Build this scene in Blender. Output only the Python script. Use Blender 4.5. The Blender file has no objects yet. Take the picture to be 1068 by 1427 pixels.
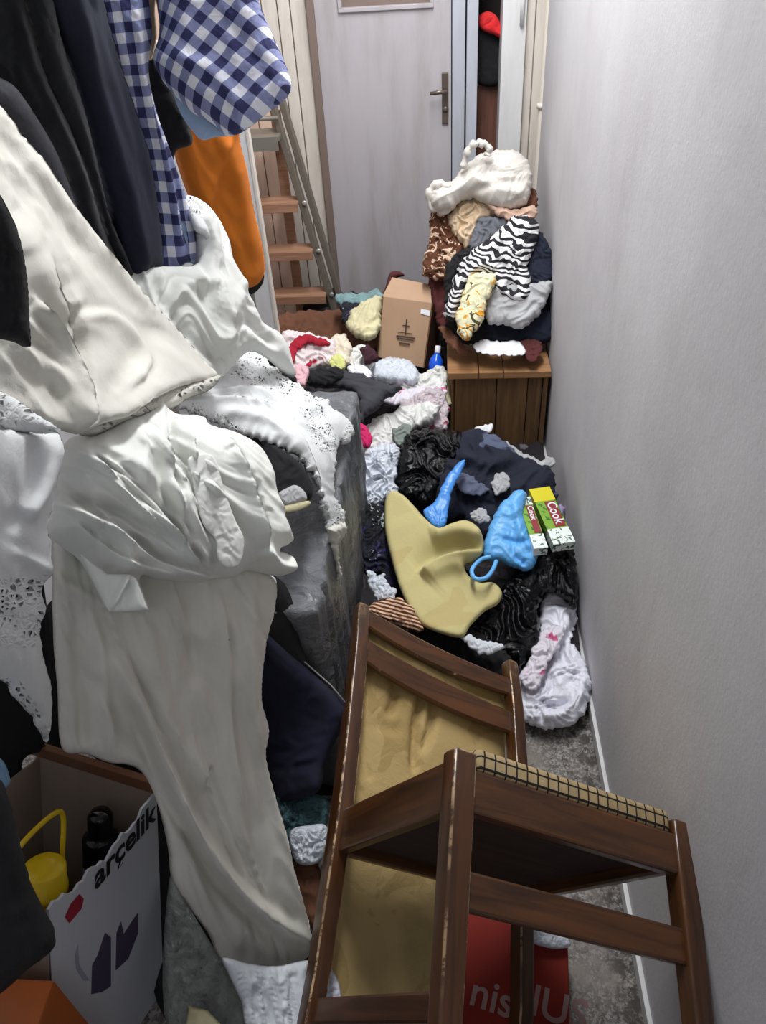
import bpy, bmesh, math, random
import numpy as np
from mathutils import Vector, Matrix
from mathutils.geometry import delaunay_2d_cdt

# ------------------------------------------------------------------ camera, world, lights, exposure
SC = bpy.context.scene
CAMM = np.array([[0.99664428, 0.00500369, 0.08170154], [0.06059169, 0.62599242, -0.77747163], [-0.05503477, 0.77981309, 0.62358858]])
CAMC = np.array([0.0, 0.0, 1.68]); FP = 1065.0; CX = 534.0; CY = 713.5
cd = bpy.data.cameras.new('camera'); cam = bpy.data.objects.new('camera', cd); SC.collection.objects.link(cam)
mw = Matrix([list(r) for r in CAMM]).to_4x4(); mw.translation = Vector(CAMC); cam.matrix_world = mw
cd.sensor_fit = 'VERTICAL'; cd.sensor_height = 24; cd.sensor_width = 18; cd.lens = FP / 1427 * 24; cd.clip_start = 0.02
SC.camera = cam
wd = bpy.data.worlds.new('world'); SC.world = wd; wd.use_nodes = True
wd.node_tree.nodes['Background'].inputs[0].default_value = (0.80, 0.88, 1.0, 1)
wd.node_tree.nodes['Background'].inputs[1].default_value = 0.22

def area(name, loc, rot, sx, sy, power, col):
    l = bpy.data.lights.new(name, 'AREA'); l.shape = 'RECTANGLE'; l.size = sx; l.size_y = sy; l.energy = power; l.color = col
    o = bpy.data.objects.new(name, l); SC.collection.objects.link(o); o.location = loc; o.rotation_euler = rot
    return o
area('ceiling_tube', (-0.04, 2.15, 2.5), (0, 0, 0), 0.25, 1.5, 43, (0.97, 0.99, 1.0))
area('hall_light', (-0.25, -0.75, 2.2), (math.radians(62), 0, 0), 0.8, 0.6, 2.5, (0.95, 0.97, 1.0))
SC.view_settings.view_transform = 'Standard'; SC.view_settings.look = 'None'; SC.view_settings.gamma = 1
SC.view_settings.use_curve_mapping = False; SC.view_settings.exposure = 0.2

# ------------------------------------------------------------------ helpers
random.seed(4)
def ray(px, py): return CAMM @ np.array([px - CX, -(py - CY), -FP]) / FP
def at(px, py, k, v):
    r = ray(px, py); i = 'xyz'.index(k)
    return CAMC + r * ((v - CAMC[i]) / r[i])
def V(p): return Vector([float(a) for a in p])

def link(name, me, mat=None, parent=None):
    o = bpy.data.objects.new(name, me); SC.collection.objects.link(o)
    if mat is not None and not me.materials: me.materials.append(mat)
    if parent is not None: o.parent = parent
    return o
def tag(o, label=None, cat=None, group=None, kind=None):
    if label: o['label'] = label
    if cat: o['category'] = cat
    if group: o['group'] = group
    if kind: o['kind'] = kind
    return o
def empty(name, loc=(0, 0, 0), mat=None):
    o = bpy.data.objects.new(name, None); SC.collection.objects.link(o); o.empty_display_size = 0.05
    if mat is not None: o.matrix_world = mat
    else: o.location = loc
    return o
def shade(me, smooth=True):
    me.polygons.foreach_set('use_smooth', [smooth] * len(me.polygons)); me.update()

def box_bm(bm, a, b, bev=0.0, m=None):
    a = Vector(a); b = Vector(b); c = (a + b) / 2; s = b - a
    r = bmesh.ops.create_cube(bm, size=1.0)
    vs = r['verts']
    bmesh.ops.scale(bm, vec=[abs(x) for x in s], verts=vs); bmesh.ops.translate(bm, vec=c, verts=vs)
    if bev > 0:
        es = list({e for v in vs for e in v.link_edges})
        rr = bmesh.ops.bevel(bm, geom=es, offset=bev, segments=2, affect='EDGES', profile=0.6)
        vs = list({v for f in rr['faces'] for v in f.verts} | {v for v in vs if v.is_valid})
    if m is not None: bmesh.ops.transform(bm, matrix=m, verts=vs)
    return vs
def box(name, a, b, mat, parent=None, bev=0.003, m=None):
    bm = bmesh.new(); box_bm(bm, a, b, bev, m)
    me = bpy.data.meshes.new(name); bm.to_mesh(me); bm.free(); 
    return link(name, me, mat, parent)
def tube(name, pts, rad, mat, parent=None, seg=10, closed=False):
    """round rod along a smoothed polyline; rad scalar or list"""
    pts = [Vector(p) for p in pts]; n = len(pts)
    if not hasattr(rad, '__len__'): rad = [rad] * n
    bm = bmesh.new(); rings = []; up = Vector((0.13, 0.31, 0.94))
    for i, p in enumerate(pts):
        t = (pts[(i + 1) % n] - pts[i - 1]) if closed else (pts[min(i + 1, n - 1)] - pts[max(i - 1, 0)])
        t.normalize(); s = t.cross(up)
        if s.length < 1e-3: s = t.cross(Vector((1, 0, 0)))
        s.normalize(); u = s.cross(t)
        rings.append([bm.verts.new(p + (s * math.cos(a) + u * math.sin(a)) * rad[i]) for a in [2 * math.pi * k / seg for k in range(seg)]])
    for i in range(n if closed else n - 1):
        A = rings[i]; B = rings[(i + 1) % n]
        for k in range(seg): bm.faces.new((A[k], A[(k + 1) % seg], B[(k + 1) % seg], B[k]))
    if not closed: bm.faces.new(rings[0]); bm.faces.new(rings[-1])
    bmesh.ops.recalc_face_normals(bm, faces=bm.faces)
    me = bpy.data.meshes.new(name); bm.to_mesh(me); bm.free(); shade(me)
    return link(name, me, mat, parent)
def lathe(name, prof, mat, parent=None, m=None, seg=28):
    bm = bmesh.new(); rings = []
    for r, z in prof: rings.append([bm.verts.new((r * math.cos(2 * math.pi * k / seg), r * math.sin(2 * math.pi * k / seg), z)) for k in range(seg)])
    for A, B in zip(rings, rings[1:]):
        for k in range(seg): bm.faces.new((A[k], A[(k + 1) % seg], B[(k + 1) % seg], B[k]))
    bm.faces.new(rings[0]); bm.faces.new(rings[-1])
    bmesh.ops.recalc_face_normals(bm, faces=bm.faces)
    if m is not None: bmesh.ops.transform(bm, matrix=m, verts=bm.verts)
    me = bpy.data.meshes.new(name); bm.to_mesh(me); bm.free(); shade(me)
    return link(name, me, mat, parent)

# gradient noise
_g = np.random.default_rng(11); _ang = _g.uniform(0, 2 * np.pi, (256, 256)); _GX, _GY = np.cos(_ang), np.sin(_ang)
def noise(x, y, seed=0):
    x = x + seed * 17.31; y = y + seed * 9.17
    xi = np.floor(x).astype(int); yi = np.floor(y).astype(int); fx = x - xi; fy = y - yi
    def g(i, j):
        a = (xi + i) % 256; b = (yi + j) % 256
        return _GX[a, b] * (fx - i) + _GY[a, b] * (fy - j)
    sx = fx * fx * fx * (fx * (fx * 6 - 15) + 10); sy = fy * fy * fy * (fy * (fy * 6 - 15) + 10)
    return 1.5 * ((g(0, 0) * (1 - sx) + g(1, 0) * sx) * (1 - sy) + (g(0, 1) * (1 - sx) + g(1, 1) * sx) * sy)
def crumple(x, y, seed, sharp=1.0, octv=3):
    """ridged, domain-warped folds, about -1..1"""
    wx = noise(x * .7, y * .7, seed + 5); wy = noise(x * .7, y * .7, seed + 9)
    x = x + 1.1 * wx; y = y + 1.1 * wy; h = 0; a = 1; s = 0
    for k in range(octv):
        n = noise(x, y, seed + k * 3)
        h = h + a * (1 - 2 * np.abs(n) ** (0.75 + .25 * sharp)); s += a; a *= .45; x = x * 2.03 + 3.1; y = y * 2.03 - 1.7
    return h / s - 0.35

def catmull(P, closed=True, k=6):
    P = np.array(P, float); n = len(P); out = []
    for i in range(n if closed else n - 1):
        if closed: a, b, c, d = P[i - 1], P[i], P[(i + 1) % n], P[(i + 2) % n]
        else: a, b, c, d = P[max(i - 1, 0)], P[i], P[i + 1], P[min(i + 2, n - 1)]
        for t in np.arange(k) / k:
            out.append(.5 * ((2 * b) + (c - a) * t + (2 * a - 5 * b + 4 * c - d) * t * t + (3 * b - a - 3 * c + d) * t ** 3))
    if not closed: out.append(P[-1])
    return np.array(out)
def resample(P, s, closed=True):
    Q = np.vstack([P, P[:1]]) if closed else P
    d = np.r_[0, np.cumsum(np.hypot(*(np.diff(Q, axis=0).T)))]; n = max(6, int(d[-1] / s))
    t = np.linspace(0, d[-1], n, endpoint=not closed)
    return np.stack([np.interp(t, d, Q[:, 0]), np.interp(t, d, Q[:, 1])], 1)
def segd(P, A, B):
    """distance of points P to polyline given by segments A->B, with sign of side and index"""
    best = np.full(len(P), 1e9); sgn = np.ones(len(P)); par = np.zeros(len(P))
    for i, (a, b) in enumerate(zip(A, B)):
        v = b - a; L = v @ v + 1e-9
        t = np.clip(((P - a) @ v) / L, 0, 1); q = P - a - t[:, None] * v; d = np.hypot(q[:, 0], q[:, 1])
        m = d < best; best[m] = d[m]; sgn[m] = np.sign(v[0] * (P[m, 1] - a[1]) - v[1] * (P[m, 0] - a[0])); par[m] = i + t[m]
    return best, sgn, par / max(1, len(A))
def inside(P, poly):
    c = np.zeros(len(P), bool); n = len(poly)
    for i in range(n):
        a = poly[i]; b = poly[(i + 1) % n]
        m = ((a[1] > P[:, 1]) != (b[1] > P[:, 1]))
        with np.errstate(all='ignore'):
            xx = (b[0] - a[0]) * (P[:, 1] - a[1]) / (b[1] - a[1] + 1e-12) + a[0]
        c ^= m & (P[:, 0] < xx)
    return c
UP = (0, -.45, .9)
def ctrl_pts(spec):
    """spec: ('z'|'y'|'x', value, px, py, normal) a plane, or a list of (px,py,k,value)"""
    out = []
    if isinstance(spec, tuple):
        k, v, px, py = spec[:4]; nn = np.array(spec[4] if len(spec) > 4 else UP, float); nn /= np.linalg.norm(nn)
        P0 = at(px, py, k, v)
        for dx, dy in ((0, 0), (60, 0), (0, 60)):
            r = ray(px + dx, py + dy); t = ((P0 - CAMC) @ nn) / (r @ nn); out.append((px + dx, py + dy, 1 / t))
    else:
        for px, py, k, v in spec:
            r = ray(px, py); i = 'xyz'.index(k); t = (v - CAMC[i]) / r[i]; out.append((px, py, 1 / t))
    return np.array(out)
def tps(cp):
    X = cp[:, :2] / 100; n = len(X); f = cp[:, 2]
    def K(A, B):
        r2 = ((A[:, None] - B[None]) ** 2).sum(-1) + 1e-12
        return .5 * r2 * np.log(r2)
    L = np.zeros((n + 3, n + 3)); L[:n, :n] = K(X, X) + 1e-6 * np.eye(n); L[:n, n] = 1; L[:n, n + 1:] = X; L[n, :n] = 1; L[n + 1:, :n] = X.T
    w = np.linalg.solve(L + 1e-12 * np.eye(n + 3), np.r_[f, 0, 0, 0])
    return lambda P: K(P / 100, X) @ w[:n] + w[n] + (P / 100) @ w[n + 1:]

_seed = [0]
def sheet(name, outline, spec, mat, label=None, cat=None, parent=None, group=None, N=2200, bulge=.02, edge=None, thick=.01, back=None,
          wr=.006, ws=40, ang=0, stretch=1.0, sharp=1.0, octv=3, folds=(), jag=0.0, jagw=14, smooth=True, uvrot=0, lace=(), seed=None, flat=False, kind=None):
    """cloth / bag body: a closed skin filling an outline, standing at real distances given by spec, with folds, bulge and a back"""
    _seed[0] += 1; sd = _seed[0] if seed is None else seed
    out = np.array(outline, float); poly = catmull(out) if smooth else out
    ar = .5 * abs(np.dot(poly[:, 0], np.roll(poly[:, 1], 1)) - np.dot(poly[:, 1], np.roll(poly[:, 0], 1)))
    s = math.sqrt(ar / N * 1.15); poly = resample(poly, s * .9)
    cen = poly.mean(0)
    if jag:
        dn = np.roll(poly, -1, 0) - np.roll(poly, 1, 0); nrm = np.stack([dn[:, 1], -dn[:, 0]], 1) / (np.hypot(dn[:, 0], dn[:, 1])[:, None] + 1e-9)
        poly = poly + nrm * (jag * (noise(poly[:, 0] / jagw, poly[:, 1] / jagw, sd) + .6 * noise(poly[:, 0] / jagw * 2.3, poly[:, 1] / jagw * 2.3, sd + 3)))[:, None]
    x0, y0 = poly.min(0); x1, y1 = poly.max(0); rows = []
    hs = s * .93; j = 0; yy = y0
    while yy < y1:
        xs = np.arange(x0 + (j % 2) * s / 2, x1, s); rows.append(np.stack([xs, np.full(len(xs), yy)], 1)); yy += hs; j += 1
    G = np.vstack(rows); G = G[inside(G, poly)]
    dB, _, _ = segd(G, poly, np.roll(poly, -1, 0)); G = G[dB > s * .55]
    allp = np.vstack([poly, G]); nb = len(poly)
    r = delaunay_2d_cdt([Vector(p) for p in allp], [], [list(range(nb))], 1, 1e-5)
    vs = np.array([[v[0], v[1]] for v in r[0]]); faces = r[2]
    d, _, _ = segd(vs, poly, np.roll(poly, -1, 0)); isb = d < 1e-3
    w = edge if edge else max(8.0, math.sqrt(ar) * .16)
    q = np.clip(d / w, 0, 1); prof = np.sqrt(np.clip(1 - (1 - q) ** 2, 0, 1))
    f = tps(ctrl_pts(spec)); t = 1 / f(vs)
    R = (CAMM @ np.stack([vs[:, 0] - CX, -(vs[:, 1] - CY), np.full(len(vs), -FP)])).T / FP
    B = CAMC + R * t[:, None]
    def P3(p):
        p = np.atleast_2d(p); return CAMC + ray(*p[0]) / f(p)[0]
    a = P3(cen); b = P3(cen + [6, 0]); c = P3(cen + [0, 6]); Nn = np.cross(c - a, b - a); Nn /= np.linalg.norm(Nn)
    if Nn @ (CAMC - a) < 0: Nn = -Nn
    vd = CAMC - a; vd /= np.linalg.norm(vd); Nn = Nn + 1.5 * vd; Nn /= np.linalg.norm(Nn)
    ca, sa = math.cos(math.radians(ang)), math.sin(math.radians(ang))
    U = (vs[:, 0] * ca + vs[:, 1] * sa) / (ws * stretch); W = (-vs[:, 0] * sa + vs[:, 1] * ca) / ws
    h = bulge * prof + wr * crumple(U, W, sd, sharp, octv) * (.25 + .75 * q)
    for fo in folds:
        pl, fw, am = fo[0], fo[1], fo[2]; kindf = fo[3] if len(fo) > 3 else 'r'
        pp = catmull(pl, closed=False, k=5) if len(pl) > 2 else np.array(pl, float)
        dd, sg, par = segd(vs, pp[:-1], pp[1:]); taper = np.clip(np.minimum(par, 1 - par) * 5 + .15, 0, 1)
        if kindf == 'r': h = h + am * np.exp(-(dd / fw) ** 2) * taper
        else:
            am = am * 1.5; sdv = dd * sg; up_ = 1 / (1 + np.exp(-np.clip(sdv / (s * .55), -30, 30)))
            h = h + am * taper * (up_ * np.exp(-(np.maximum(sdv, 0) / fw) ** 1.3) - .35 * (1 - up_) * np.exp(-(np.minimum(sdv, 0) / (fw * .8)) ** 2))
    F3 = B + Nn * h[:, None]
    bk = thick if back is None else back
    K3 = B - Nn * (thick * .5 + (bk - thick * .5) * prof)[:, None]
    if bk <= .02: K3 = F3 - Nn * (thick * (.3 + .7 * np.clip(q * 3, 0, 1)))[:, None]
    nv = len(vs); idx2 = np.arange(nv) + nv; idx2[isb] = np.arange(nv)[isb]
    keep = ~isb
    mp = np.full(2 * nv, -1); co = list(F3); mp[:nv] = np.arange(nv); cnt = nv
    for i in range(nv):
        if keep[i]: mp[nv + i] = cnt; co.append(K3[i]); cnt += 1
        else: mp[nv + i] = i
    fr = []
    A3 = F3
    for fc in faces:
        fc = list(fc)
        nrm = np.cross(A3[fc[1]] - A3[fc[0]], A3[fc[2]] - A3[fc[0]])
        if nrm @ (CAMC - A3[fc[0]]) < 0: fc = fc[::-1]
        fr.append(fc)
        bf = [int(mp[nv + i]) for i in fc[::-1]]
        if sorted(bf) != sorted(fc): fr.append(bf)
    co = np.array(co); me = bpy.data.meshes.new(name)
    org = co.mean(0); me.from_pydata([tuple(map(float, p - org)) for p in co], [], [tuple(map(int, x)) for x in fr])
    # uv in metres
    ur, uw = math.cos(math.radians(uvrot)), math.sin(math.radians(uvrot)); sc = t.mean() / FP
    uu = np.zeros((len(co), 2)); la = np.zeros(len(co))
    u0 = np.stack([(vs[:, 0] * ur + vs[:, 1] * uw) * sc + h * .8, (vs[:, 0] * uw - vs[:, 1] * ur) * sc], 1)
    lv = np.zeros(nv)
    for pl, lw in lace:
        pp = np.array(pl, float)
        if len(pp) == 1: dd = np.hypot(*(vs - pp[0]).T)
        else: dd, _, _ = segd(vs, pp[:-1], pp[1:])
        lv = np.maximum(lv, np.clip((lw - dd) / 4 + .5, 0, 1))
    uu[:nv] = u0; la[:nv] = lv
    for i in range(nv): uu[mp[nv + i]] = u0[i]; la[mp[nv + i]] = lv[i]
    lay = me.uv_layers.new(name='UVMap'); li = np.empty(len(me.loops), int); me.loops.foreach_get('vertex_index', li)
    lay.data.foreach_set('uv', uu[li].ravel())
    if lace:
        at_ = me.attributes.new('lace', 'FLOAT', 'POINT'); at_.data.foreach_set('value', la)
    shade(me, not flat)
    o = link(name, me, mat)
    o.location = V(org)
    if parent is not None:
        bpy.context.view_layer.update(); o.parent = parent; o.matrix_parent_inverse = parent.matrix_world.inverted()
    return tag(o, label, cat, group, kind)

# ------------------------------------------------------------------ materials
def srgb(c):
    return tuple((x / 255 / 12.92 if x / 255 <= .04045 else ((x / 255 + .055) / 1.055) ** 2.4) for x in c)
class NT:
    def __init__(s, name):
        s.m = bpy.data.materials.new(name); s.m.use_nodes = True; s.t = s.m.node_tree; s.b = s.t.nodes['Principled BSDF']; s.out = s.t.nodes['Material Output']
    def n(s, typ, **kw):
        nd = s.t.nodes.new(typ)
        for k, v in kw.items():
            if k.startswith('i_'): nd.inputs[k[2:].replace('_', ' ')].default_value = v
            elif k.startswith('n_'): nd.inputs[int(k[2:])].default_value = v
            else: setattr(nd, k, v)
        return nd
    def l(s, a, b): s.t.links.new(a, b)
    def math(s, op, a, b=None):
        nd = s.t.nodes.new('ShaderNodeMath'); nd.operation = op
        for i, x in enumerate((a, b)):
            if x is None: continue
            if isinstance(x, (int, float)): nd.inputs[i].default_value = x
            else: s.l(x, nd.inputs[i])
        return nd.outputs[0]
    def mix(s, fac, a, b):
        nd = s.t.nodes.new('ShaderNodeMix'); nd.data_type = 'RGBA'
        if isinstance(fac, (int, float)): nd.inputs[0].default_value = fac
        else: s.l(fac, nd.inputs[0])
        for i, x in ((6, a), (7, b)):
            if isinstance(x, tuple): nd.inputs[i].default_value = x[:3] + (1,)
            else: s.l(x, nd.inputs[i])
        return nd.outputs[2]
    def coord(s, kind='Object'): return s.n('ShaderNodeTexCoord').outputs[kind]
    def noise(s, vec, scale, detail=3, rough=.5, dist=0):
        nd = s.n('ShaderNodeTexNoise'); nd.inputs['Scale'].default_value = scale; nd.inputs['Detail'].default_value = detail
        nd.inputs['Roughness'].default_value = rough; nd.inputs['Distortion'].default_value = dist; s.l(vec, nd.inputs['Vector']); return nd.outputs['Fac']
    def ramp(s, fac, lo, hi):
        nd = s.n('ShaderNodeMapRange'); nd.inputs[1].default_value = lo; nd.inputs[2].default_value = hi; nd.interpolation_type = 'SMOOTHSTEP'; s.l(fac, nd.inputs[0]); return nd.outputs[0]
    def bump(s, h, strength, dist=.002, prev=None):
        nd = s.n('ShaderNodeBump'); nd.inputs['Strength'].default_value = strength; nd.inputs['Distance'].default_value = dist; s.l(h, nd.inputs['Height'])
        if prev is not None: s.l(prev, nd.inputs['Normal'])
        return nd.outputs['Normal']
    def fin(s, col, rough=.8, nor=None, **kw):
        if isinstance(col, tuple): s.b.inputs['Base Color'].default_value = col[:3] + (1,)
        else: s.l(col, s.b.inputs['Base Color'])
        if isinstance(rough, (int, float)): s.b.inputs['Roughness'].default_value = rough
        else: s.l(rough, s.b.inputs['Roughness'])
        if nor is not None: s.l(nor, s.b.inputs['Normal'])
        for k, v in kw.items(): s.b.inputs[k.replace('_', ' ')].default_value = v
        return s.m
def fabric(name, c, var=.12, rough=.92, crease=.5, weave=900, mott=9, sheen=0.0):
    t = NT(name); co = t.coord(); c = srgb(c)
    d = tuple(x * (1 - var * 1.6) for x in c); l_ = tuple(min(1, x * (1 + var)) for x in c)
    col = t.mix(t.ramp(t.noise(co, mott, 4, .6, .4), .3, .7), d, l_)
    n1 = t.bump(t.noise(co, weave, 2), .25, .001)
    n2 = t.bump(t.noise(co, 30, 4, .55, .8), crease * .55, .008, n1)
    return t.fin(col, rough, n2, Sheen_Weight=sheen)
def plastic(name, c, rough=.28, crease=.8, var=.1, trans=0.0, scale=42, alpha=1.0, print_c=None, spec=.5):
    t = NT(name); co = t.coord(); c = srgb(c)
    col = t.mix(t.noise(co, 12, 3), tuple(x * (1 - var) for x in c), tuple(min(1, x * (1 + var)) for x in c))
    if print_c:
        v = t.n('ShaderNodeTexVoronoi', i_Scale=26.0); t.l(co, v.inputs['Vector'])
        k = t.math('MULTIPLY', t.ramp(v.outputs['Distance'], .28, .2), t.ramp(t.noise(co, 9, 2), .48, .56))
        col = t.mix(k, col, srgb(print_c))
    v2 = t.n('ShaderNodeTexVoronoi', i_Scale=scale * .8, feature='DISTANCE_TO_EDGE')
    nz = t.n('ShaderNodeTexNoise'); nz.inputs['Scale'].default_value = 9; t.l(co, nz.inputs['Vector'])
    mx = t.n('ShaderNodeVectorMath', operation='MULTIPLY_ADD'); t.l(nz.outputs['Color'], mx.inputs[0]); mx.inputs[1].default_value = (.12, .12, .12); t.l(co, mx.inputs[2]); t.l(mx.outputs[0], v2.inputs['Vector'])
    n1 = t.bump(t.ramp(v2.outputs['Distance'], 0, .35), crease * .6, .006)
    n2 = t.bump(t.noise(co, scale, 5, .65, 2.2), crease, .012, n1)
    m = t.fin(col, rough, n2, Transmission_Weight=trans, Specular_IOR_Level=spec)
    if trans: t.b.inputs['Subsurface Weight'].default_value = 0
    if alpha < 1: t.b.inputs['Alpha'].default_value = alpha
    return m
def wood(name, c1, c2, scale=1.0, axis='Z', rough=.4, wear_glare=None, coat=0.0, wear_glare_amt=0.0, amt=.08):
    t = NT(name); co = t.coord(); mp = t.n('ShaderNodeMapping'); t.l(co, mp.inputs[0])
    sc = [22 * scale] * 3; sc['XYZ'.index(axis)] = 1.6 * scale; mp.inputs['Scale'].default_value = sc
    g = t.noise(mp.outputs[0], 2.2, 6, .62, .8)
    col = t.mix(t.ramp(g, .32, .68), srgb(c1), srgb(c2))
    nor = t.bump(g, .25, .002)
    if wear_glare:
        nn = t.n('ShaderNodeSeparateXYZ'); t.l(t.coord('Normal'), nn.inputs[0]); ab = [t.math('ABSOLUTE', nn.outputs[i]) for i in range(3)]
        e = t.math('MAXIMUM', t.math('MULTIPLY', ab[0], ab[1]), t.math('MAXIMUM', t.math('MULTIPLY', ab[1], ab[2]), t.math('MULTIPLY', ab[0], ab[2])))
        k = t.math('MULTIPLY', t.ramp(e, .26, .44), t.math('MULTIPLY', t.ramp(t.noise(co, 30, 6, .8), .46 + wear_glare_amt, .56 + wear_glare_amt), t.ramp(t.noise(co, 7, 2), .38, .58)))
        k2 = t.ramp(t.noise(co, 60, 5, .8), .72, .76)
        col = t.mix(t.math('MAXIMUM', k, t.math('MULTIPLY', k2, .7)), col, srgb(wear_glare))  # pale edges: worn wood and whitish glare, both painted into the colour
    return t.fin(col, rough, nor, Coat_Weight=coat, Coat_Roughness=.18)
def paint(name, c, rough=.55, dirt=.12, bump=.15, dirtc=(120, 105, 90), sc=3.0, vert=True):
    t = NT(name); co = t.coord(); mp = t.n('ShaderNodeMapping'); t.l(co, mp.inputs[0]); mp.inputs['Scale'].default_value = (3, 3, .5 if vert else 3)
    k = t.math('MULTIPLY', t.ramp(t.noise(mp.outputs[0], sc, 5, .65), .42, .75), dirt)
    col = t.mix(k, srgb(c), srgb(dirtc))
    return t.fin(col, rough, t.bump(t.noise(co, 60, 4), bump, .002))
def plain(name, c, rough=.5, metal=0.0):
    t = NT(name); co = t.coord(); c = srgb(c)
    return t.fin(t.mix(t.noise(co, 20, 3), tuple(x * .9 for x in c), c), rough, None, Metallic=metal)
def uvxy(t, sx=1, sy=1):
    uv = t.coord('UV'); sp = t.n('ShaderNodeSeparateXYZ'); t.l(uv, sp.inputs[0]); return sp.outputs[0], sp.outputs[1], uv
def gingham(name, period, dark, mid, light):
    t = NT(name); u, v, uv = uvxy(t); co = t.coord()
    def st(x):
        fr = t.math('FRACT', t.math('MULTIPLY', x, 1 / period)); return t.ramp(t.math('ABSOLUTE', t.math('SUBTRACT', fr, .5)), .235, .265)
    a, b = st(u), st(v); s = t.math('MULTIPLY', t.math('ADD', a, b), .5)
    col = t.mix(t.ramp(s, .0, .5), srgb(light), srgb(mid)); col = t.mix(t.ramp(s, .5, 1.0), col, srgb(dark))
    return t.fin(col, .9, t.bump(t.noise(co, 34, 5, .6, 1.5), .4, .008))
def zebra(name, sc=30):
    t = NT(name); u, v, uv = uvxy(t); co = t.coord()
    w = t.n('ShaderNodeTexWave', i_Scale=sc, i_Distortion=17.0, i_Detail=2.0); w.inputs['Detail Scale'].default_value = .55; w.bands_direction = 'DIAGONAL'; t.l(uv, w.inputs['Vector'])
    return t.fin(t.mix(t.ramp(w.outputs['Fac'], .44, .52), srgb((24, 24, 32)), srgb((228, 226, 228))), .85, t.bump(t.noise(co, 34, 5, .6, 1.5), .4, .008))
def blotch(name, base, cols, scale=16, lo=.5, hi=.54, dist=1.2, rough=.9, useuv=False, crease=.5):
    t = NT(name); co = t.coord(); uv = t.coord('UV') if useuv else co; col = srgb(base)
    for i, (c, th) in enumerate(cols):
        mp = t.n('ShaderNodeMapping'); t.l(uv, mp.inputs[0]); mp.inputs['Location'].default_value = (i * 3.7, i * 1.9, i * 5.1)
        k = t.ramp(t.noise(mp.outputs[0], scale * (1 + .25 * i), 2.5, .55, dist), th, th + .03)
        col = t.mix(k, col, srgb(c))
    return t.fin(col, rough, t.bump(t.noise(co, 34, 5, .6, 1.5), crease, .009))
def lacecloth(name, c, hole=170):
    t = NT(name); co = t.coord(); u, v, uv = uvxy(t); c = srgb(c)
    at_ = t.n('ShaderNodeAttribute', attribute_name='lace')
    vo = t.n('ShaderNodeTexVoronoi', i_Scale=float(hole), feature='DISTANCE_TO_EDGE'); t.l(uv, vo.inputs['Vector'])
    v3 = t.n('ShaderNodeTexVoronoi', i_Scale=float(hole * .16)); t.l(uv, v3.inputs['Vector'])
    petal = t.ramp(t.math('ABSOLUTE', t.math('SUBTRACT', t.math('FRACT', t.math('MULTIPLY', v3.outputs['Distance'], 3.2)), .5)), .12, .2)
    k = t.math('MULTIPLY', t.ramp(vo.outputs['Distance'], .16, .2), at_.outputs['Fac'])
    k = t.math('MULTIPLY', k, t.math('MULTIPLY', petal, t.ramp(t.noise(uv, hole * .16, 3), .43, .48)))
    col = t.mix(t.noise(co, 14, 4), tuple(x * .93 for x in c), tuple(min(1, x * 1.04) for x in c))
    nb = t.bump(t.math('MULTIPLY', vo.outputs['Distance'], t.math('ADD', at_.outputs['Fac'], .05)), .6, .004)
    n = t.bump(t.noise(co, 30, 4, .55, .8), .2, .008, nb)
    t.fin(col, .9, n)
    al = t.math('SUBTRACT', 1.0, k); t.l(al, t.b.inputs['Alpha'])
    return t.m

def plaster():
    t = NT('rough plaster'); co = t.coord()
    c = t.mix(t.ramp(t.noise(co, 1.6, 4, .6), .35, .7), srgb((196, 193, 196)), srgb((208, 206, 208)))
    mp = t.n('ShaderNodeMapping'); t.l(co, mp.inputs[0]); mp.inputs['Scale'].default_value = (1, 2.2, .6)
    c = t.mix(t.math('MULTIPLY', t.ramp(t.noise(mp.outputs[0], 2.4, 5, .7), .52, .8), .35), c, srgb((165, 158, 156)))
    n1 = t.bump(t.noise(co, 120, 3, .6), .22, .0025)
    n2 = t.bump(t.noise(co, 10, 2, .5), .15, .010, n1)
    return t.fin(c, .95, n2)
def terrazzo():
    t = NT('speckled floor'); co = t.coord()
    v = t.n('ShaderNodeTexVoronoi', i_Scale=210.0); t.l(co, v.inputs['Vector']); bw = t.n('ShaderNodeSeparateColor'); t.l(v.outputs['Color'], bw.inputs[0])
    c = t.mix(t.ramp(bw.outputs[0], .2, .9), srgb((104, 99, 97)), srgb((160, 155, 150)))
    c = t.mix(t.ramp(t.noise(co, 60, 5, .7), .5, .62), c, srgb((70, 62, 58)))
    c = t.mix(t.ramp(t.noise(co, 5, 5, .7), .45, .7), c, srgb((128, 120, 112)))
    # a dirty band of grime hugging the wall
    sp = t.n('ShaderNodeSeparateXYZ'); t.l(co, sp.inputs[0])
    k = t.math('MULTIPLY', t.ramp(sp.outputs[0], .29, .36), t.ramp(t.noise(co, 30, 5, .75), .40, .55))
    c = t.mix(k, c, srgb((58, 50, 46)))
    return t.fin(c, .7, t.bump(t.noise(co, 70, 4), .5, .004))
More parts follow.
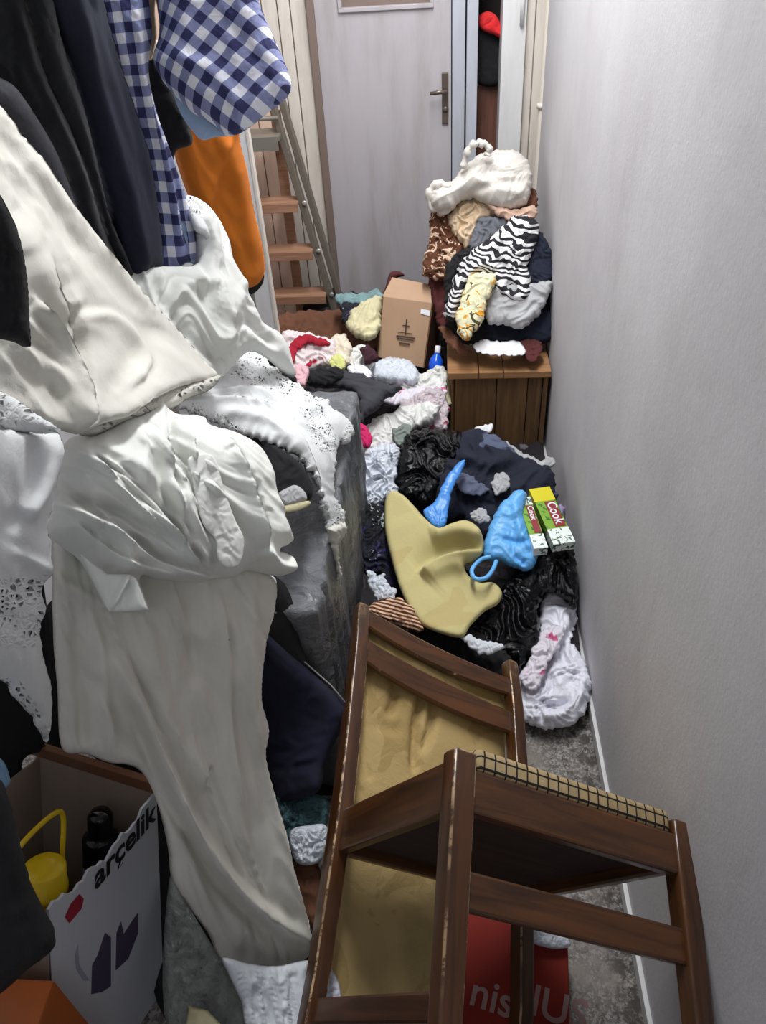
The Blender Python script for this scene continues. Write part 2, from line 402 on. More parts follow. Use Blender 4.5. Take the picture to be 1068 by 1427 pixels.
M = dict(
    plaster=plaster(), floor=terrazzo(), doorp=paint('grey door paint', (178, 173, 177), .45, .35), jamb=paint('blue grey jamb paint', (176, 180, 190), .45, .25),
    cream=paint('cream paint', (214, 206, 196), .5, .4), peach=paint('peach painted boards', (222, 192, 172), .6, .35), white=paint('white paint', (214, 214, 214), .5, .2),
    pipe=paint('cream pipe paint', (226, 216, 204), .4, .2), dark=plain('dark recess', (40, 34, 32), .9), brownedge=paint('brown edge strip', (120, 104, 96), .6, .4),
    metal=plain('dull grey metal', (132, 128, 118), .45, .35), lever=plain('tarnished handle metal', (112, 100, 92), .35, .6), rust=wood('worn ladder tread', (140, 100, 76), (168, 128, 102), 1, 'X', .6),
    rail=paint('ladder rail metal', (108, 100, 90), .5, .5, .3, (80, 66, 54)), hole=plain('galvanised rivet', (190, 188, 180), .35, .5),
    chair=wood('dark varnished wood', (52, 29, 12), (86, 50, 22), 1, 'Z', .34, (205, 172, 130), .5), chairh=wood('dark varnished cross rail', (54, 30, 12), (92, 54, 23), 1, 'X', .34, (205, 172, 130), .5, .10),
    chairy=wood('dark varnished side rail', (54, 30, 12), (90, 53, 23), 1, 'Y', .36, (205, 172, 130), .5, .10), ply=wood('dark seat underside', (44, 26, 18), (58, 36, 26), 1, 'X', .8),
    chest=wood('brown chest boards', (92, 66, 42), (120, 90, 56), 1, 'Z', .55), chesttop=wood('worn chest top', (140, 100, 66), (166, 124, 84), 1, 'X', .5),
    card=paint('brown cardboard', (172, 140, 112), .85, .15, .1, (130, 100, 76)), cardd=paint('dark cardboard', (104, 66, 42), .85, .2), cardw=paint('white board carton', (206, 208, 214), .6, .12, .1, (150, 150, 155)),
    cardin=paint('grey board inside', (150, 132, 118), .85, .2), orangebox=paint('orange brown carton', (170, 84, 20), .7, .3), redbox=paint('red carton', (128, 28, 14), .85, .25, .1, (90, 20, 12)),
    black=fabric('black cloth', (19, 19, 22)), coat=fabric('black navy wool', (20, 22, 29), .15, .95, .5, sheen=.2), navy=fabric('navy cloth', (22, 27, 46), .12, .9, .35), charcoal=fabric('charcoal cloth', (58, 58, 64)),
    orange=fabric('orange cloth', (196, 106, 8), .06, .85, .3), sheet=fabric('white cotton', (232, 233, 227), .035, .9, .32), sheet2=fabric('creamy satin cotton', (222, 219, 209), .04, .8, .3), lace=lacecloth('white lace cloth', (228, 230, 230)), laceg=lacecloth('greyish lace', (208, 206, 196), 150),
    ruffle=fabric('cool white frill', (214, 218, 224), .03, .9, .5), gingham=gingham('blue gingham cotton', .035, (44, 46, 92), (132, 138, 178), (226, 228, 238)), lining=fabric('pale blue lining', (150, 172, 204)),
    wrap=plastic('grey wrapping film', (104, 106, 110), .34, .8, .3, scale=18), bagw=plastic('white carrier plastic', (228, 228, 224), .3, .6, scale=24), bagc=plastic('cool white crinkled plastic', (226, 232, 242), .3, .8, scale=34), bagp=plastic('pinkish thin plastic', (222, 208, 214), .3, .9, print_c=(204, 62, 104)),
    bagk=plastic('black shiny plastic', (7, 7, 10), .16, .7, scale=14, spec=.35), bagb=plastic('sky blue plastic', (104, 178, 240), .35, .35, scale=16), bagb2=plastic('strong blue plastic', (80, 150, 232), .3, .3, scale=14), clear=plastic('clear crackly plastic', (176, 180, 176), .14, .9, trans=.3, alpha=.85, scale=24),
    bagg=plastic('green blue clear plastic', (92, 130, 136), .16, 1.2, trans=.2), bagx=plastic('milky carrier plastic', (214, 208, 200), .32, .3, scale=14),
    foam=blotch('yellowed foam', (196, 184, 130), [((190, 174, 120), .56)], 5, rough=.95, crease=.12), foam2=blotch('tan foam sheet', (186, 160, 108), [((172, 146, 94), .54)], 9, rough=.95, crease=.3),
    zebra=zebra('zebra print', 19), leopard=blotch('brown mottled print', (92, 52, 30), [((214, 186, 162), .53), ((60, 30, 18), .66)], 13, dist=2.6), beige=fabric('beige cloth', (208, 184, 154)), greyc=fabric('mid grey cloth', (104, 106, 114)),
    yellowp=blotch('pale yellow print with orange bloom', (226, 222, 184), [((222, 150, 30), .55), ((78, 70, 44), .64)], 15, dist=2.0), maroon=fabric('maroon cloth', (86, 36, 36)), brown=fabric('brown cloth', (104, 66, 46)),
    palecl=fabric('pale yellow cloth', (206, 198, 160)), pinkw=blotch('white cloth with pink print', (222, 208, 208), [((170, 20, 52), .62)], 9, dist=.6), crimson=fabric('crimson cloth', (164, 18, 44)), magenta=fabric('magenta cloth', (196, 30, 96)),
    plum=fabric('dark plum shade', (56, 20, 34)), plaid=blotch('navy patchwork cloth', (21, 25, 43), [((84, 92, 116), .60), ((190, 190, 204), .72)], 7, dist=.4, crease=.4), floral=blotch('dark floral cloth', (22, 22, 36), [((58, 44, 110), .58), ((150, 158, 170), .68)], 34, dist=1.4), striped=None,
    greyw=fabric('greyish white cloth', (178, 178, 180)), paper=plain('white paper', (232, 232, 236), .7), tissue=plastic('crumpled white tissue', (232, 232, 242), .6, .4, scale=20), tissuep=blotch('white paper with pink marks', (222, 216, 226), [((206, 96, 140), .60)], 18, dist=1.0, rough=.6),
    yellowcap=plain('yellow plastic', (232, 196, 20), .3), blackcap=plain('glossy black plastic', (14, 13, 16), .12), bottleblue=plain('blue bottle plastic', (24, 88, 214), .2), lilac=plain('lilac plastic', (150, 138, 178), .4), red=plain('red print', (164, 28, 52), .6),
    ink=plain('black print', (22, 20, 24), .6), inkv=plain('purple grey print', (78, 66, 92), .6), inkb=plain('brown ink', (70, 50, 38), .8), packg=blotch('green pack print', (122, 168, 40), [((44, 96, 36), .56)], 60, dist=.5, rough=.35, crease=.0), packy=plain('yellow pack card', (216, 204, 22), .35), packw=blotch('white pack print', (232, 240, 234), [((60, 90, 74), .56)], 60, rough=.35, crease=.0),
    packr=plain('dark red pack print', (140, 22, 34), .4), lightblue=plain('pale blue plastic', (150, 190, 226), .4), jeans=fabric('dark indigo denim', (18, 20, 44), .2, .9, .3), stitch=plain('pale thread', (150, 146, 150), .8), blackbag=fabric('black nylon', (14, 12, 16), .1, .7, .3))
def striped():
    t = NT('brown striped knit'); u, v, uv = uvxy(t); co = t.coord()
    w = t.n('ShaderNodeTexWave', i_Scale=34.0, i_Distortion=1.5); w.bands_direction = 'Y'; t.l(uv, w.inputs['Vector'])
    return t.fin(t.mix(t.ramp(w.outputs['Fac'], .5, .62), srgb((96, 52, 30)), srgb((222, 186, 156))), .9, t.bump(t.noise(co, 34, 5), .4, .008))
M['striped'] = striped()
def netpad():
    t = NT('netted seat pad'); u, v, uv = uvxy(t)
    def st(x, p, w): return t.ramp(t.math('ABSOLUTE', t.math('SUBTRACT', t.math('FRACT', t.math('MULTIPLY', x, 1 / p)), .5)), .5 - w, .5 - w + .04)
    k = t.math('MAXIMUM', st(u, .019, .09), st(v, .016, .1)); co = t.coord()
    return t.fin(t.mix(k, t.mix(t.noise(co, 60, 4), srgb((146, 122, 84)), srgb((196, 174, 132))), srgb((26, 20, 18))), .9, t.bump(k, .7, .003))
M['netpad'] = netpad()

# ------------------------------------------------------------------ the setting
WX = 0.378; EY = 3.36; H = 2.55; LX = -1.25
def struct(name, a, b, mat, bev=0.0, **kw): return tag(box(name, a, b, mat, bev=bev), kind='structure', **kw)
struct('floor', (LX - .1, -.9, -.08), (WX + .1, EY + .6, 0), M['floor'])
struct('wall_right', (WX, -.9, 0), (WX + .12, EY + .55, H), M['plaster'])
struct('wall_left', (LX - .1, -.9, 0), (LX, EY + .55, H), M['plaster'])
struct('ceiling', (LX - .1, -.9, H), (WX + .12, EY + .55, H + .08), M['white'])
bx_ = box('baseboard_right', (WX - .010, -.9, 0), (WX, EY, .035), M['white'], bev=.003); tag(bx_, kind='structure')
def ex(px, row=100, y=EY): return float(at(px, row, 'y', y)[0])
# edges of the end wall pieces, metres
x_pl0, x_strip0, x_strip1 = LX, ex(437), ex(447)
x_d1 = ex(629); x_j1 = ex(665); x_g1 = ex(697); x_f1 = ex(729)
# wall plates beside / above the openings
struct('wall_end', (x_f1, EY, 0), (WX, EY + .1, H), M['cream'])
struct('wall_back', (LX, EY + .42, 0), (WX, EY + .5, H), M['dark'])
# plank cladding left of the door
clad = tag(box('wall_far_left', (LX, EY, 0), (x_strip0, EY + .1, H), M['peach'], bev=0), kind='structure')
edges = [LX, -1.13, -1.01, -.90, -.80, ex(352), ex(377), ex(398), ex(415), x_strip0]
for i, (a, b) in enumerate(zip(edges, edges[1:])):
    box('plank', (a + .002, EY - .018 - .004 * (i % 2), .02), (b - .002, EY, H - .02), M['peach'] if b < ex(385) else M['cream'], clad, .003)
struct('trim_1', (x_strip0, EY - .035, .30), (x_strip1, EY + .02, H), M['brownedge'], .002)
# grey door with a window
d = tag(empty('door_1', (0, EY, 0)), kind='structure')
def dpart(name, a, b, mat, bev=.003, par=d):
    return box(name, (a[0], a[1] - EY, a[2]), (b[0], b[1] - EY, b[2]), mat, par, bev)
zt = float(at(540, 7, 'y', EY)[2]); wx0, wx1 = ex(476, 5), ex(600, 5)
bm = bmesh.new()
for a, b in (((x_strip1, 0), (x_d1, zt)), ((x_strip1, zt), (wx0, 2.05)), ((wx1, zt), (x_d1, 2.05)), ((wx0, zt + .4), (wx1, 2.05))):
    box_bm(bm, (a[0], -.012, a[1]), (b[0], .03, b[1]), 0)
me = bpy.data.meshes.new('door_leaf'); bm.to_mesh(me); bm.free(); link('door_leaf', me, M['doorp'], d)
pane = dpart('glass_pane', (wx0, EY + .008, zt), (wx1, EY + .016, zt + .4), M['brownedge'], 0)
for nm, a, b in (('glazing_bead', (wx0 - .012, EY - .022, zt - .014), (wx1 + .012, EY - .008, zt)), ('glazing_bead', (wx0 - .012, EY - .022, zt), (wx0, EY - .008, zt + .4)), ('glazing_bead', (wx1, EY - .022, zt), (wx1 + .012, EY - .008, zt + .4))):
    dpart(nm, a, b, M['doorp'], .002)
hp = at(621, 130, 'y', EY - .02); hx, hz = float(hp[0]), float(hp[2])
hd = dpart('door_handle', (hx - .014, EY - .020, hz - .11), (hx + .012, EY - .012, hz + .07), M['lever'], .003)
tube('lever', [(hx, -.02, hz + .01), (hx, -.055, hz + .01), (hx - .02, -.062, hz + .012), (hx - .06, -.060, hz + .008)], [.008, .008, .008, .006], M['lever'], hd)
lathe('key_rose', [(.003, 0), (.011, 0), (.013, .004), (.008, .010), (.002, .012)], M['lever'], hd, Matrix.Translation((hx, -.018, hz - .055)) @ Matrix.Rotation(math.radians(90), 4, 'X'))
struct('trim_2', (x_d1 + .004, EY - .03, 0), (ex(648), EY + .02, H), M['jamb'], .003)
struct('trim_3', (ex(650), EY - .045, 0), (x_j1, EY + .1, H), M['jamb'], .004)
struct('trim_4', (x_g1, EY - .045, 0), (x_f1, EY + .1, H), M['white'], .004)
we = bpy.data.objects['wall_end']
pe = [x_f1, ex(742), ex(757), WX]
for a, b in zip(pe, pe[1:]): box('plank', (a + .002, EY - .014, .02), (b - .002, EY, H - .02), M['cream'], we, .003)
hg = at(728, 22, 'y', EY - .05)
tag(tube('hinge', [(float(hg[0]), EY - .052, float(hg[2]) - .03), (float(hg[0]), EY - .052, float(hg[2]) + .12)], .008, M['white']), 'small painted hinge on the white frame beside the dark opening', 'hinge')
pt = at(767, -60, 'y', EY - .05); pb = at(744, 330, 'y', EY - .05)
pp = empty('pipe', (float(pb[0]), EY - .045, 0)); tag(pp, 'cream painted vertical pipe in the corner beside the right wall', 'pipe')
tube('pipe_run', [(0, 0, 0), (0, 0, .6), (0.003, 0, 1.2), (0.002, 0, 1.6), (0, 0, 2.5)], .017, M['pipe'], pp)
for z in (1.62, 1.02):
    c_ = lathe('pipe_clamp', [(.018, 0), (.021, 0), (.021, .018), (.018, .018)], M['pipe'], pp, Matrix.Translation((0, 0, z)))
# dark opening: things inside
gx0, gx1 = x_j1, x_g1
brd = tag(box('wooden_board', (gx0 - .02, EY + .14, 0), (gx1 + .06, EY + .17, float(at(680, 108, 'y', EY + .14)[2])), wood('dull red brown board', (92, 56, 44), (116, 74, 60), 1, 'Z', .6), bev=.004),
    'reddish brown wooden board standing inside the dark opening by the door', 'board')
sheet('black_garment', [(664, 40), (700, 30), (702, 112), (662, 112)], ('y', EY + .12, 680, 80, (0, -1, 0)), M['black'], 'black garment hanging in the dark opening under the red cloth', 'garment', N=500, back=.03)
sheet('red_cloth', [(668, 22), (680, 16), (692, 22), (700, 40), (700, 54), (688, 48), (676, 44), (668, 36)], ('y', EY + .08, 680, 35, (0, -1, 0)), fabric('bright red cloth', (216, 40, 44)), 'bright red cloth on top inside the dark opening', 'cloth', N=400, back=.04, ws=12)

# white cabinet side panel + ladder
pa = at(344, 188, 'y', 2.5); pb = at(384, 440, 'y', 2.5)
xpan = float(pb[0])
cb = empty('cabinet', (xpan, 2.5, 0)); tag(cb, 'white upright cabinet side panel between the orange garment and the ladder', 'cabinet')
box('side_panel', (-.07, 0, 0), (0, .02, float(at(344, 60, 'y', 2.5)[2])), M['white'], cb, .003)
box('back_board', (-.45, .03, 0), (-.07, .045, 1.4), M['white'], cb, .003)
box('edge_strip', (-.006, -.004, 0), (.004, .024, 1.38), M['cream'], cb, .002)

yl = 3.17
rt = at(383, 150, 'y', yl); rb = at(482, 478, 'y', yl)
lad = empty('ladder', (float(rb[0]), yl, float(rb[2]))); tag(lad, 'old metal step ladder with rusty brown treads leaning before the plank wall', 'ladder')
L0 = V(rb); dv = (V(rt) - V(rb)); dv = dv * 1.03
def lrail(name, off, w, dy, mat):
    bm = bmesh.new(); vs = []
    for s_ in (0, 1):
        c_ = dv * s_ + Vector((off, dy, 0))
        for a, b in ((-w, -.018), (w, -.018), (w, .018), (-w, .018)): vs.append(bm.verts.new(c_ + Vector((a, b, 0))))
    for k in range(4): bm.faces.new((vs[k], vs[(k + 1) % 4], vs[4 + (k + 1) % 4], vs[4 + k]))
    bm.faces.new(vs[:4]); bm.faces.new(vs[4:]); bmesh.ops.recalc_face_normals(bm, faces=bm.faces)
    bmesh.ops.bevel(bm, geom=list(bm.edges), offset=.003, segments=1, affect='EDGES')
    me = bpy.data.meshes.new(name); bm.to_mesh(me); bm.free(); return link(name, me, mat, lad)
r1 = lrail('rail', 0, .013, -.02, M['rail']); lrail('rail', .028, .012, .03, M['rail']); lrail('rail', -.36, .013, -.02, M['rail'])
for k, row in enumerate((268, 335, 396, 452)):
    z = float(at(400, row + 8, 'y', yl)[2]) - L0.z
    fr_ = z / dv.z; xx = dv.x * fr_
    box('tread', (xx - .36, -.07, z - .012), (xx - .008, .03, z), M['rust'], lad, .002)
    box('tread_lip', (xx - .36, -.074, z - .036), (xx - .008, -.068, z - .002), M['rust'], lad, .001)
    lathe('rivet', [(.001, 0), (.010, 0), (.010, .004), (.006, .006)], M['hole'], lad, Matrix.Translation((xx + .015, -.04, z - .01)) @ Matrix.Rotation(math.radians(90), 4, 'X'), 12)
z = float(at(380, 190, 'y', yl)[2]) - L0.z; xx = dv.x * z / dv.z
box('top_platform', (xx - .38, -.09, z), (xx, .05, z + .02), M['metal'], lad, .004)
box('platform_lip', (xx - .38, -.10, z - .03), (xx - .005, -.088, z + .02), M['metal'], lad, .002)
tube('cross_bar', [(xx - .36, -.06, z + .075), (xx + .0, -.06, z + .075)], .008, M['metal'], lad)
box('back_brace', (dv.x * .1 - .20, .06, .0), (dv.x * .1 - .16, .075, dv.z * .95), M['rust'], lad, .002)

# ------------------------------------------------------------------ brown chest (boards are parts)
cf = at(760, 635, 'z', 0); cfy = float(cf[1]); cx0 = float(at(628, 512, 'y', cfy)[0]); ct = float(at(690, 516, 'y', cfy)[2]); cx1 = WX - .012
ch = empty('wooden_chest', ((cx0 + cx1) / 2, cfy, 0)); tag(ch, 'brown plank wooden chest against the right wall under the clothes pile', 'chest')
w2 = (cx1 - cx0) / 2
es = [-w2, -w2 + .013, -w2 + .165, -w2 + .275, w2 - .02, w2]
for i, (a, b) in enumerate(zip(es, es[1:])):
    box('board', (a + .0015, .0 if i not in (0, 4) else -.006, .0), (b - .0015, .018, ct - .03), M['chest'], ch, .003)
for sx in (-1, 1): box('side_board', (sx * w2 - .009 - sx * .009, .018, 0), (sx * w2 + .009 - sx * .009, .50, ct - .03), M['chest'], ch, .003)
box('back_board', (-w2, .48, 0), (w2, .50, ct - .03), M['chest'], ch, .002)
for a, b in ((-w2 - .012, -w2 + .1), (-w2 + .1, w2 - .16), (w2 - .16, w2 + .006)):
    box('top_board', (a + .001, -.015, ct - .026), (b - .001, .51, ct), M['chesttop'], ch, .003)

# ------------------------------------------------------------------ wrapped appliance box on the left
def rough_box(name, a, b, mat, nx, amp, seed, fs=(14, 14, 3.0), par=None, label=None, cat=None):
    bm = bmesh.new(); a = Vector(a); b = Vector(b); box_bm(bm, a, b, .014)
    bmesh.ops.triangulate(bm, faces=[f for f in bm.faces if len(f.verts) > 4])
    for _ in range(nx):
        es_ = [e for e in bm.edges if e.calc_length() > .022]
        if not es_: break
        bmesh.ops.subdivide_edges(bm, edges=es_, cuts=1, use_grid_fill=True)
    bmesh.ops.triangulate(bm, faces=bm.faces)
    bm.normal_update(); co = np.array([v.co for v in bm.verts]); no = np.array([v.normal for v in bm.verts])
    h = crumple((co[:, 0] * .6 + co[:, 1]) * fs[0], co[:, 2] * fs[2] + co[:, 0] * fs[1] * .2, seed) * amp
    for v, n_, hh in zip(bm.verts, no, h): v.co = v.co + Vector(n_) * float(hh)
    me = bpy.data.meshes.new(name); bm.to_mesh(me); bm.free(); shade(me)
    o = link(name, me, mat, par); return tag(o, label, cat)
rough_box('wrapped_carton', (-.66, 1.02, 0), (-.245, 1.87, .615), M['wrap'], 6, .016, 3, fs=(13, 14, 1.6), label='large box wrapped in creased dark grey plastic film under the white lace cloth', cat='box')

# ------------------------------------------------------------------ underlying heap
def heap():
    nx, ny = 90, 190; xs = np.linspace(-.62, WX - .012, nx); ys = np.linspace(1.0, 3.28, ny); X, Y = np.meshgrid(xs, ys)
    z = np.interp(Y, [1.0, 1.3, 1.6, 1.9, 2.3, 2.7, 3.28], [.0, .05, .08, .08, .04, .12, .22]) + np.interp(X, [-.5, 0, .3, .4], [.10, .03, .0, -.02]) * np.interp(Y, [1.2, 1.6], [0, 1])
    z = z + .035 * crumple(X * 7, Y * 7, 2) * np.clip((Y - 1.2) * 2.5, 0, 1)
    z = np.where((X > .12) & (Y < 1.42), -.02, z); z = np.maximum(z, -.02)
    v = np.stack([X, Y, z], -1).reshape(-1, 3); f = [(j * nx + i, j * nx + i + 1, (j + 1) * nx + i + 1, (j + 1) * nx + i) for j in range(ny - 1) for i in range(nx - 1)]
    n0 = len(v); v = np.vstack([v, v * [1, 1, 0] + [0, 0, -.03]]); f += [tuple(n0 + i for i in q[::-1]) for q in f]
    me = bpy.data.meshes.new('clothes_heap'); me.from_pydata(v.tolist(), [], f); shade(me)
    tag(link('clothes_heap', me, blotch('mixed dark clothes', (34, 30, 34), [((66, 60, 66), .56), ((110, 104, 108), .70)], 9)), 'dark tangled clothes forming the bottom layer of the floor pile', 'clothes', kind='stuff')
heap()

# ------------------------------------------------------------------ the chair (lying tipped on its back)
def rx(a): return Matrix.Rotation(a, 4, 'X')
cm = Matrix.Translation((-.052, .309, .111 + .08)) @ Matrix.Rotation(.082, 4, 'Z') @ Matrix.Rotation(.572, 4, 'Y') @ Matrix.Rotation(-1.292, 4, 'X')
chair = empty('wooden_chair', mat=cm); tag(chair, 'dark brown worn wooden chair tipped on its back on the foam sheet', 'chair')
w, wb, dp, HH, rk, sw, hs = .413, .402, .393, .902, .119, .274, .45
def post(name, pts, a, b, mat):
    """rounded rectangular post along points, section a (x) by b (y)"""
    bm = bmesh.new(); rings = []; sec = []
    r_ = min(a, b) * .32
    for cx_, cy_, st in ((a - r_, b - r_, 0), (-a + r_, b - r_, 90), (-a + r_, -b + r_, 180), (a - r_, -b + r_, 270)):
        for k in range(5): an = math.radians(st + k * 22.5); sec.append((cx_ + r_ * math.cos(an), cy_ + r_ * math.sin(an)))
    for p, s_ in pts: rings.append([bm.verts.new((p[0] + x * s_, p[1] + y * s_, p[2])) for x, y in sec])
    n = len(sec)
    for A, B in zip(rings, rings[1:]):
        for k in range(n): bm.faces.new((A[k], A[(k + 1) % n], B[(k + 1) % n], B[k]))
    bm.faces.new(rings[0][::-1]); bm.faces.new(rings[-1])
    bmesh.ops.recalc_face_normals(bm, faces=bm.faces)
    me = bpy.data.meshes.new(name); bm.to_mesh(me); bm.free(); shade(me)
    try: me.set_sharp_from_angle(angle=math.radians(50))
    except Exception: pass
    return link(name, me, mat, chair)
for sx in (-1, 1):
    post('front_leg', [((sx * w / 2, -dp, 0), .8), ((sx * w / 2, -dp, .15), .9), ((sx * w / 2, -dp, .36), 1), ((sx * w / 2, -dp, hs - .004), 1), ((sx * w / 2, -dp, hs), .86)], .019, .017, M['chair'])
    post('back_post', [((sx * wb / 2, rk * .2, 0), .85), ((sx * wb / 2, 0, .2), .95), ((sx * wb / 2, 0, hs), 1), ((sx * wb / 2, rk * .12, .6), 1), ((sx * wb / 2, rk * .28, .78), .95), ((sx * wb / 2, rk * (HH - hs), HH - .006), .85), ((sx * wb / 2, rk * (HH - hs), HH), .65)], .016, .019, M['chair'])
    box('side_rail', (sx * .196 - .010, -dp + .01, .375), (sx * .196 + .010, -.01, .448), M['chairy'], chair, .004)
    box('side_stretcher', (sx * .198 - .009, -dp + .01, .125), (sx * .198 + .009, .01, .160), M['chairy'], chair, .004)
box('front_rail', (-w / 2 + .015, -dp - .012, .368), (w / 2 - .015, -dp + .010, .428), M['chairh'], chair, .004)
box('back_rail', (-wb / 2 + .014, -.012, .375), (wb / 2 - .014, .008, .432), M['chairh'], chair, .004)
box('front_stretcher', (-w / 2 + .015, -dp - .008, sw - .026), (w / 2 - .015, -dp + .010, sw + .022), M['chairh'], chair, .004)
box('seat_base', (-w / 2 + .02, -dp + .01, .395), (w / 2 - .02, -.01, .412), M['ply'], chair, .002)
def slat(z0, z1, dz, yb):
    za, zb_ = z0, z1
    bm = bmesh.new(); n = 14; rows = []
    for i in range(n + 1):
        t_ = i / n; x = (-wb / 2 + .012) + t_ * (wb - .024); bow = .015 * (1 - (2 * t_ - 1) ** 2); z0 = za - dz * t_; z1 = zb_ - dz * t_; arch = .007 * (1 - (2 * t_ - 1) ** 2)
        q = []
        for yy, zz in ((-.009, z0 - arch + .004), (-.009, z1 - .004), (-.005, z1), (.005, z1), (.009, z1 - .004), (.009, z0 - arch + .004), (.005, z0 - arch), (-.005, z0 - arch)):
            q.append(bm.verts.new((x, yb + bow + yy + .10 * (zz - z0), zz)))
        rows.append(q)
    for A, B in zip(rows, rows[1:]):
        for k in range(8): bm.faces.new((A[k], A[(k + 1) % 8], B[(k + 1) % 8], B[k]))
    bm.faces.new(rows[0]); bm.faces.new(rows[-1]); bmesh.ops.recalc_face_normals(bm, faces=bm.faces)
    me = bpy.data.meshes.new('back_slat'); bm.to_mesh(me); bm.free(); shade(me)
    try: me.set_sharp_from_angle(angle=math.radians(40))
    except Exception: pass
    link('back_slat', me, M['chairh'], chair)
slat(.848, .892, .038, rk * .36); slat(.762, .816, .046, rk * .28)
# seat pad with net cover: rounded slab, uv in metres along the front edge
bm = bmesh.new(); box_bm(bm, (-w / 2 + .022, -dp - .010, .428), (w / 2 - .022, -.012, .462), .008)
uvl = bm.loops.layers.uv.new('UVMap')
for f_ in bm.faces:
    for lp in f_.loops: lp[uvl].uv = (lp.vert.co.x, lp.vert.co.z + lp.vert.co.y)
me = bpy.data.meshes.new('seat_pad'); bm.to_mesh(me); bm.free(); shade(me)
sp_ = link('seat_pad', me, M['netpad'], chair); sp_['label'] = 'tan seat pad under a black grid net'


# ================================================================== LEFT SIDE: hanging clothes
Y_ = 'y'
sheet('charcoal_jacket', [(-150, 0), (-30, 90), (0, 108), (22, 122), (52, 165), (80, 215), (108, 290), (125, 330), (60, 300), (-30, 220), (-160, 120)], [(0, 110, Y_, 1.02), (110, 290, Y_, 1.14), (-20, 250, Y_, 1.0), (60, 120, Y_, 1.08)],
      M['charcoal'], 'charcoal grey jacket edge hanging just above the big white sheet, leftmost', 'jacket', bulge=.03, wr=.004, ang=62, stretch=4, ws=22)
sheet('black_coat', [(-170, -120), (20, -120), (30, -40), (45, 20), (62, 98), (90, 160), (112, 215), (150, 330), (180, 384), (165, 388), (120, 330), (85, 240), (50, 180), (-40, 110), (-170, 60)], [(0, 0, Y_, 1.12), (60, 100, Y_, 1.14), (175, 380, Y_, 1.24), (0, 100, Y_, 1.1), (120, 300, Y_, 1.18)],
      M['coat'], 'black coat hanging at the top left, second from the left edge', 'coat', bulge=.035, wr=.006, ang=68, stretch=5, ws=18, folds=[([(10, -20), (40, 80), (90, 190), (140, 300)], 8, .012)])
sheet('dark_navy_jacket', [(-5, -120), (40, -120), (62, -40), (85, 60), (112, 140), (135, 230), (152, 300), (185, 375), (178, 388), (160, 372), (130, 290), (95, 190), (60, 110), (35, 30)], [(40, 0, Y_, 1.14), (85, 100, Y_, 1.17), (175, 380, Y_, 1.26), (120, 250, Y_, 1.2), (60, 0, Y_, 1.16)],
      M['coat'], 'narrow dark navy jacket squeezed between the black coat and the navy trousers', 'jacket', bulge=.04, wr=.004, ang=66, stretch=5, ws=14, N=1400)
sheet('navy_trousers', [(28, -120), (118, -120), (132, -40), (148, 30), (170, 105), (190, 165), (206, 220), (220, 315), (224, 368), (215, 378), (203, 374), (196, 382), (175, 380), (160, 345), (145, 280), (118, 190), (92, 100)], [(60, 0, Y_, 1.16), (150, 0, Y_, 1.30), (100, 180, Y_, 1.2), (215, 370, Y_, 1.34), (180, 370, Y_, 1.27)],
      M['navy'], 'long navy trousers hanging beside the blue checked shirt', 'trousers', bulge=.05, wr=.004, ang=72, stretch=6, ws=24, folds=[([(90, -10), (120, 120), (165, 260), (190, 370)], 9, .012), ([(120, -10), (160, 130), (200, 300)], 8, -.008)])
sheet('black_sleeve', [(-120, 200), (-40, 245), (-8, 262), (12, 295), (26, 335), (35, 385), (38, 440), (40, 478), (34, 484), (22, 478), (8, 474), (-40, 462), (-130, 420)], [(0, 280, Y_, .66), (38, 470, Y_, .66), (-30, 460, Y_, .62), (20, 400, Y_, .66)],
      M['black'], 'black sleeve end hanging in front of the white sheet at the left edge', 'sleeve', bulge=.03, wr=.003, ws=18)
# checked shirt
sh = empty('checked_shirt', V(at(180, 60, Y_, 1.4))); tag(sh, 'blue and white checked short sleeved shirt hanging at the top', 'shirt')
sheet('body', [(105, -120), (185, -120), (200, -40), (212, 40), (207, 100), (222, 165), (246, 235), (264, 290), (272, 330), (282, 370), (262, 366), (242, 376), (222, 378), (215, 372), (222, 340), (218, 290), (204, 215), (186, 165), (168, 100), (150, 40)], [(150, 0, Y_, 1.33), (205, 0, Y_, 1.42), (200, 200, Y_, 1.38), (225, 372, Y_, 1.36), (278, 368, Y_, 1.46)],
      M['gingham'], parent=sh, bulge=.02, wr=.006, ang=72, stretch=3, ws=20, uvrot=-8, N=3000, folds=[([(180, -10), (190, 100), (228, 230), (246, 365)], 7, .015), ([(205, 120), (238, 250), (262, 360)], 5, -.012)])
sheet('hem_lining', [(238, 330), (262, 300), (272, 330), (281, 370), (262, 366), (244, 374)], [(240, 330, Y_, 1.40), (280, 370, Y_, 1.455), (262, 300, Y_, 1.45), (244, 372, Y_, 1.385)], M['lining'], parent=sh, bulge=.006, wr=.002, N=300)
slv = sheet('sleeve', [(205, -130), (330, -130), (352, -40), (362, 5), (378, 45), (396, 85), (406, 118), (396, 140), (372, 158), (345, 180), (318, 190), (296, 172), (270, 158), (246, 135), (224, 108), (214, 78), (222, 30)], [(220, 0, Y_, 1.42), (360, 0, Y_, 1.52), (230, 110, Y_, 1.40), (330, 180, Y_, 1.46), (400, 120, Y_, 1.54)],
      M['gingham'], parent=sh, bulge=.055, edge=40, back=.05, wr=.004, ws=45, uvrot=38, N=3400, folds=[([(235, 70), (290, 100), (330, 150)], 9, .006), ([(300, 20), (350, 80), (380, 140)], 9, -.005)])
sheet('cuff_lining', [(244, 132), (272, 156), (298, 172), (318, 188), (300, 191), (282, 195), (268, 182), (252, 158)], [(250, 140, Y_, 1.42), (310, 188, Y_, 1.47), (270, 185, Y_, 1.45)], M['lining'], parent=slv, bulge=.004, wr=.002, N=400)
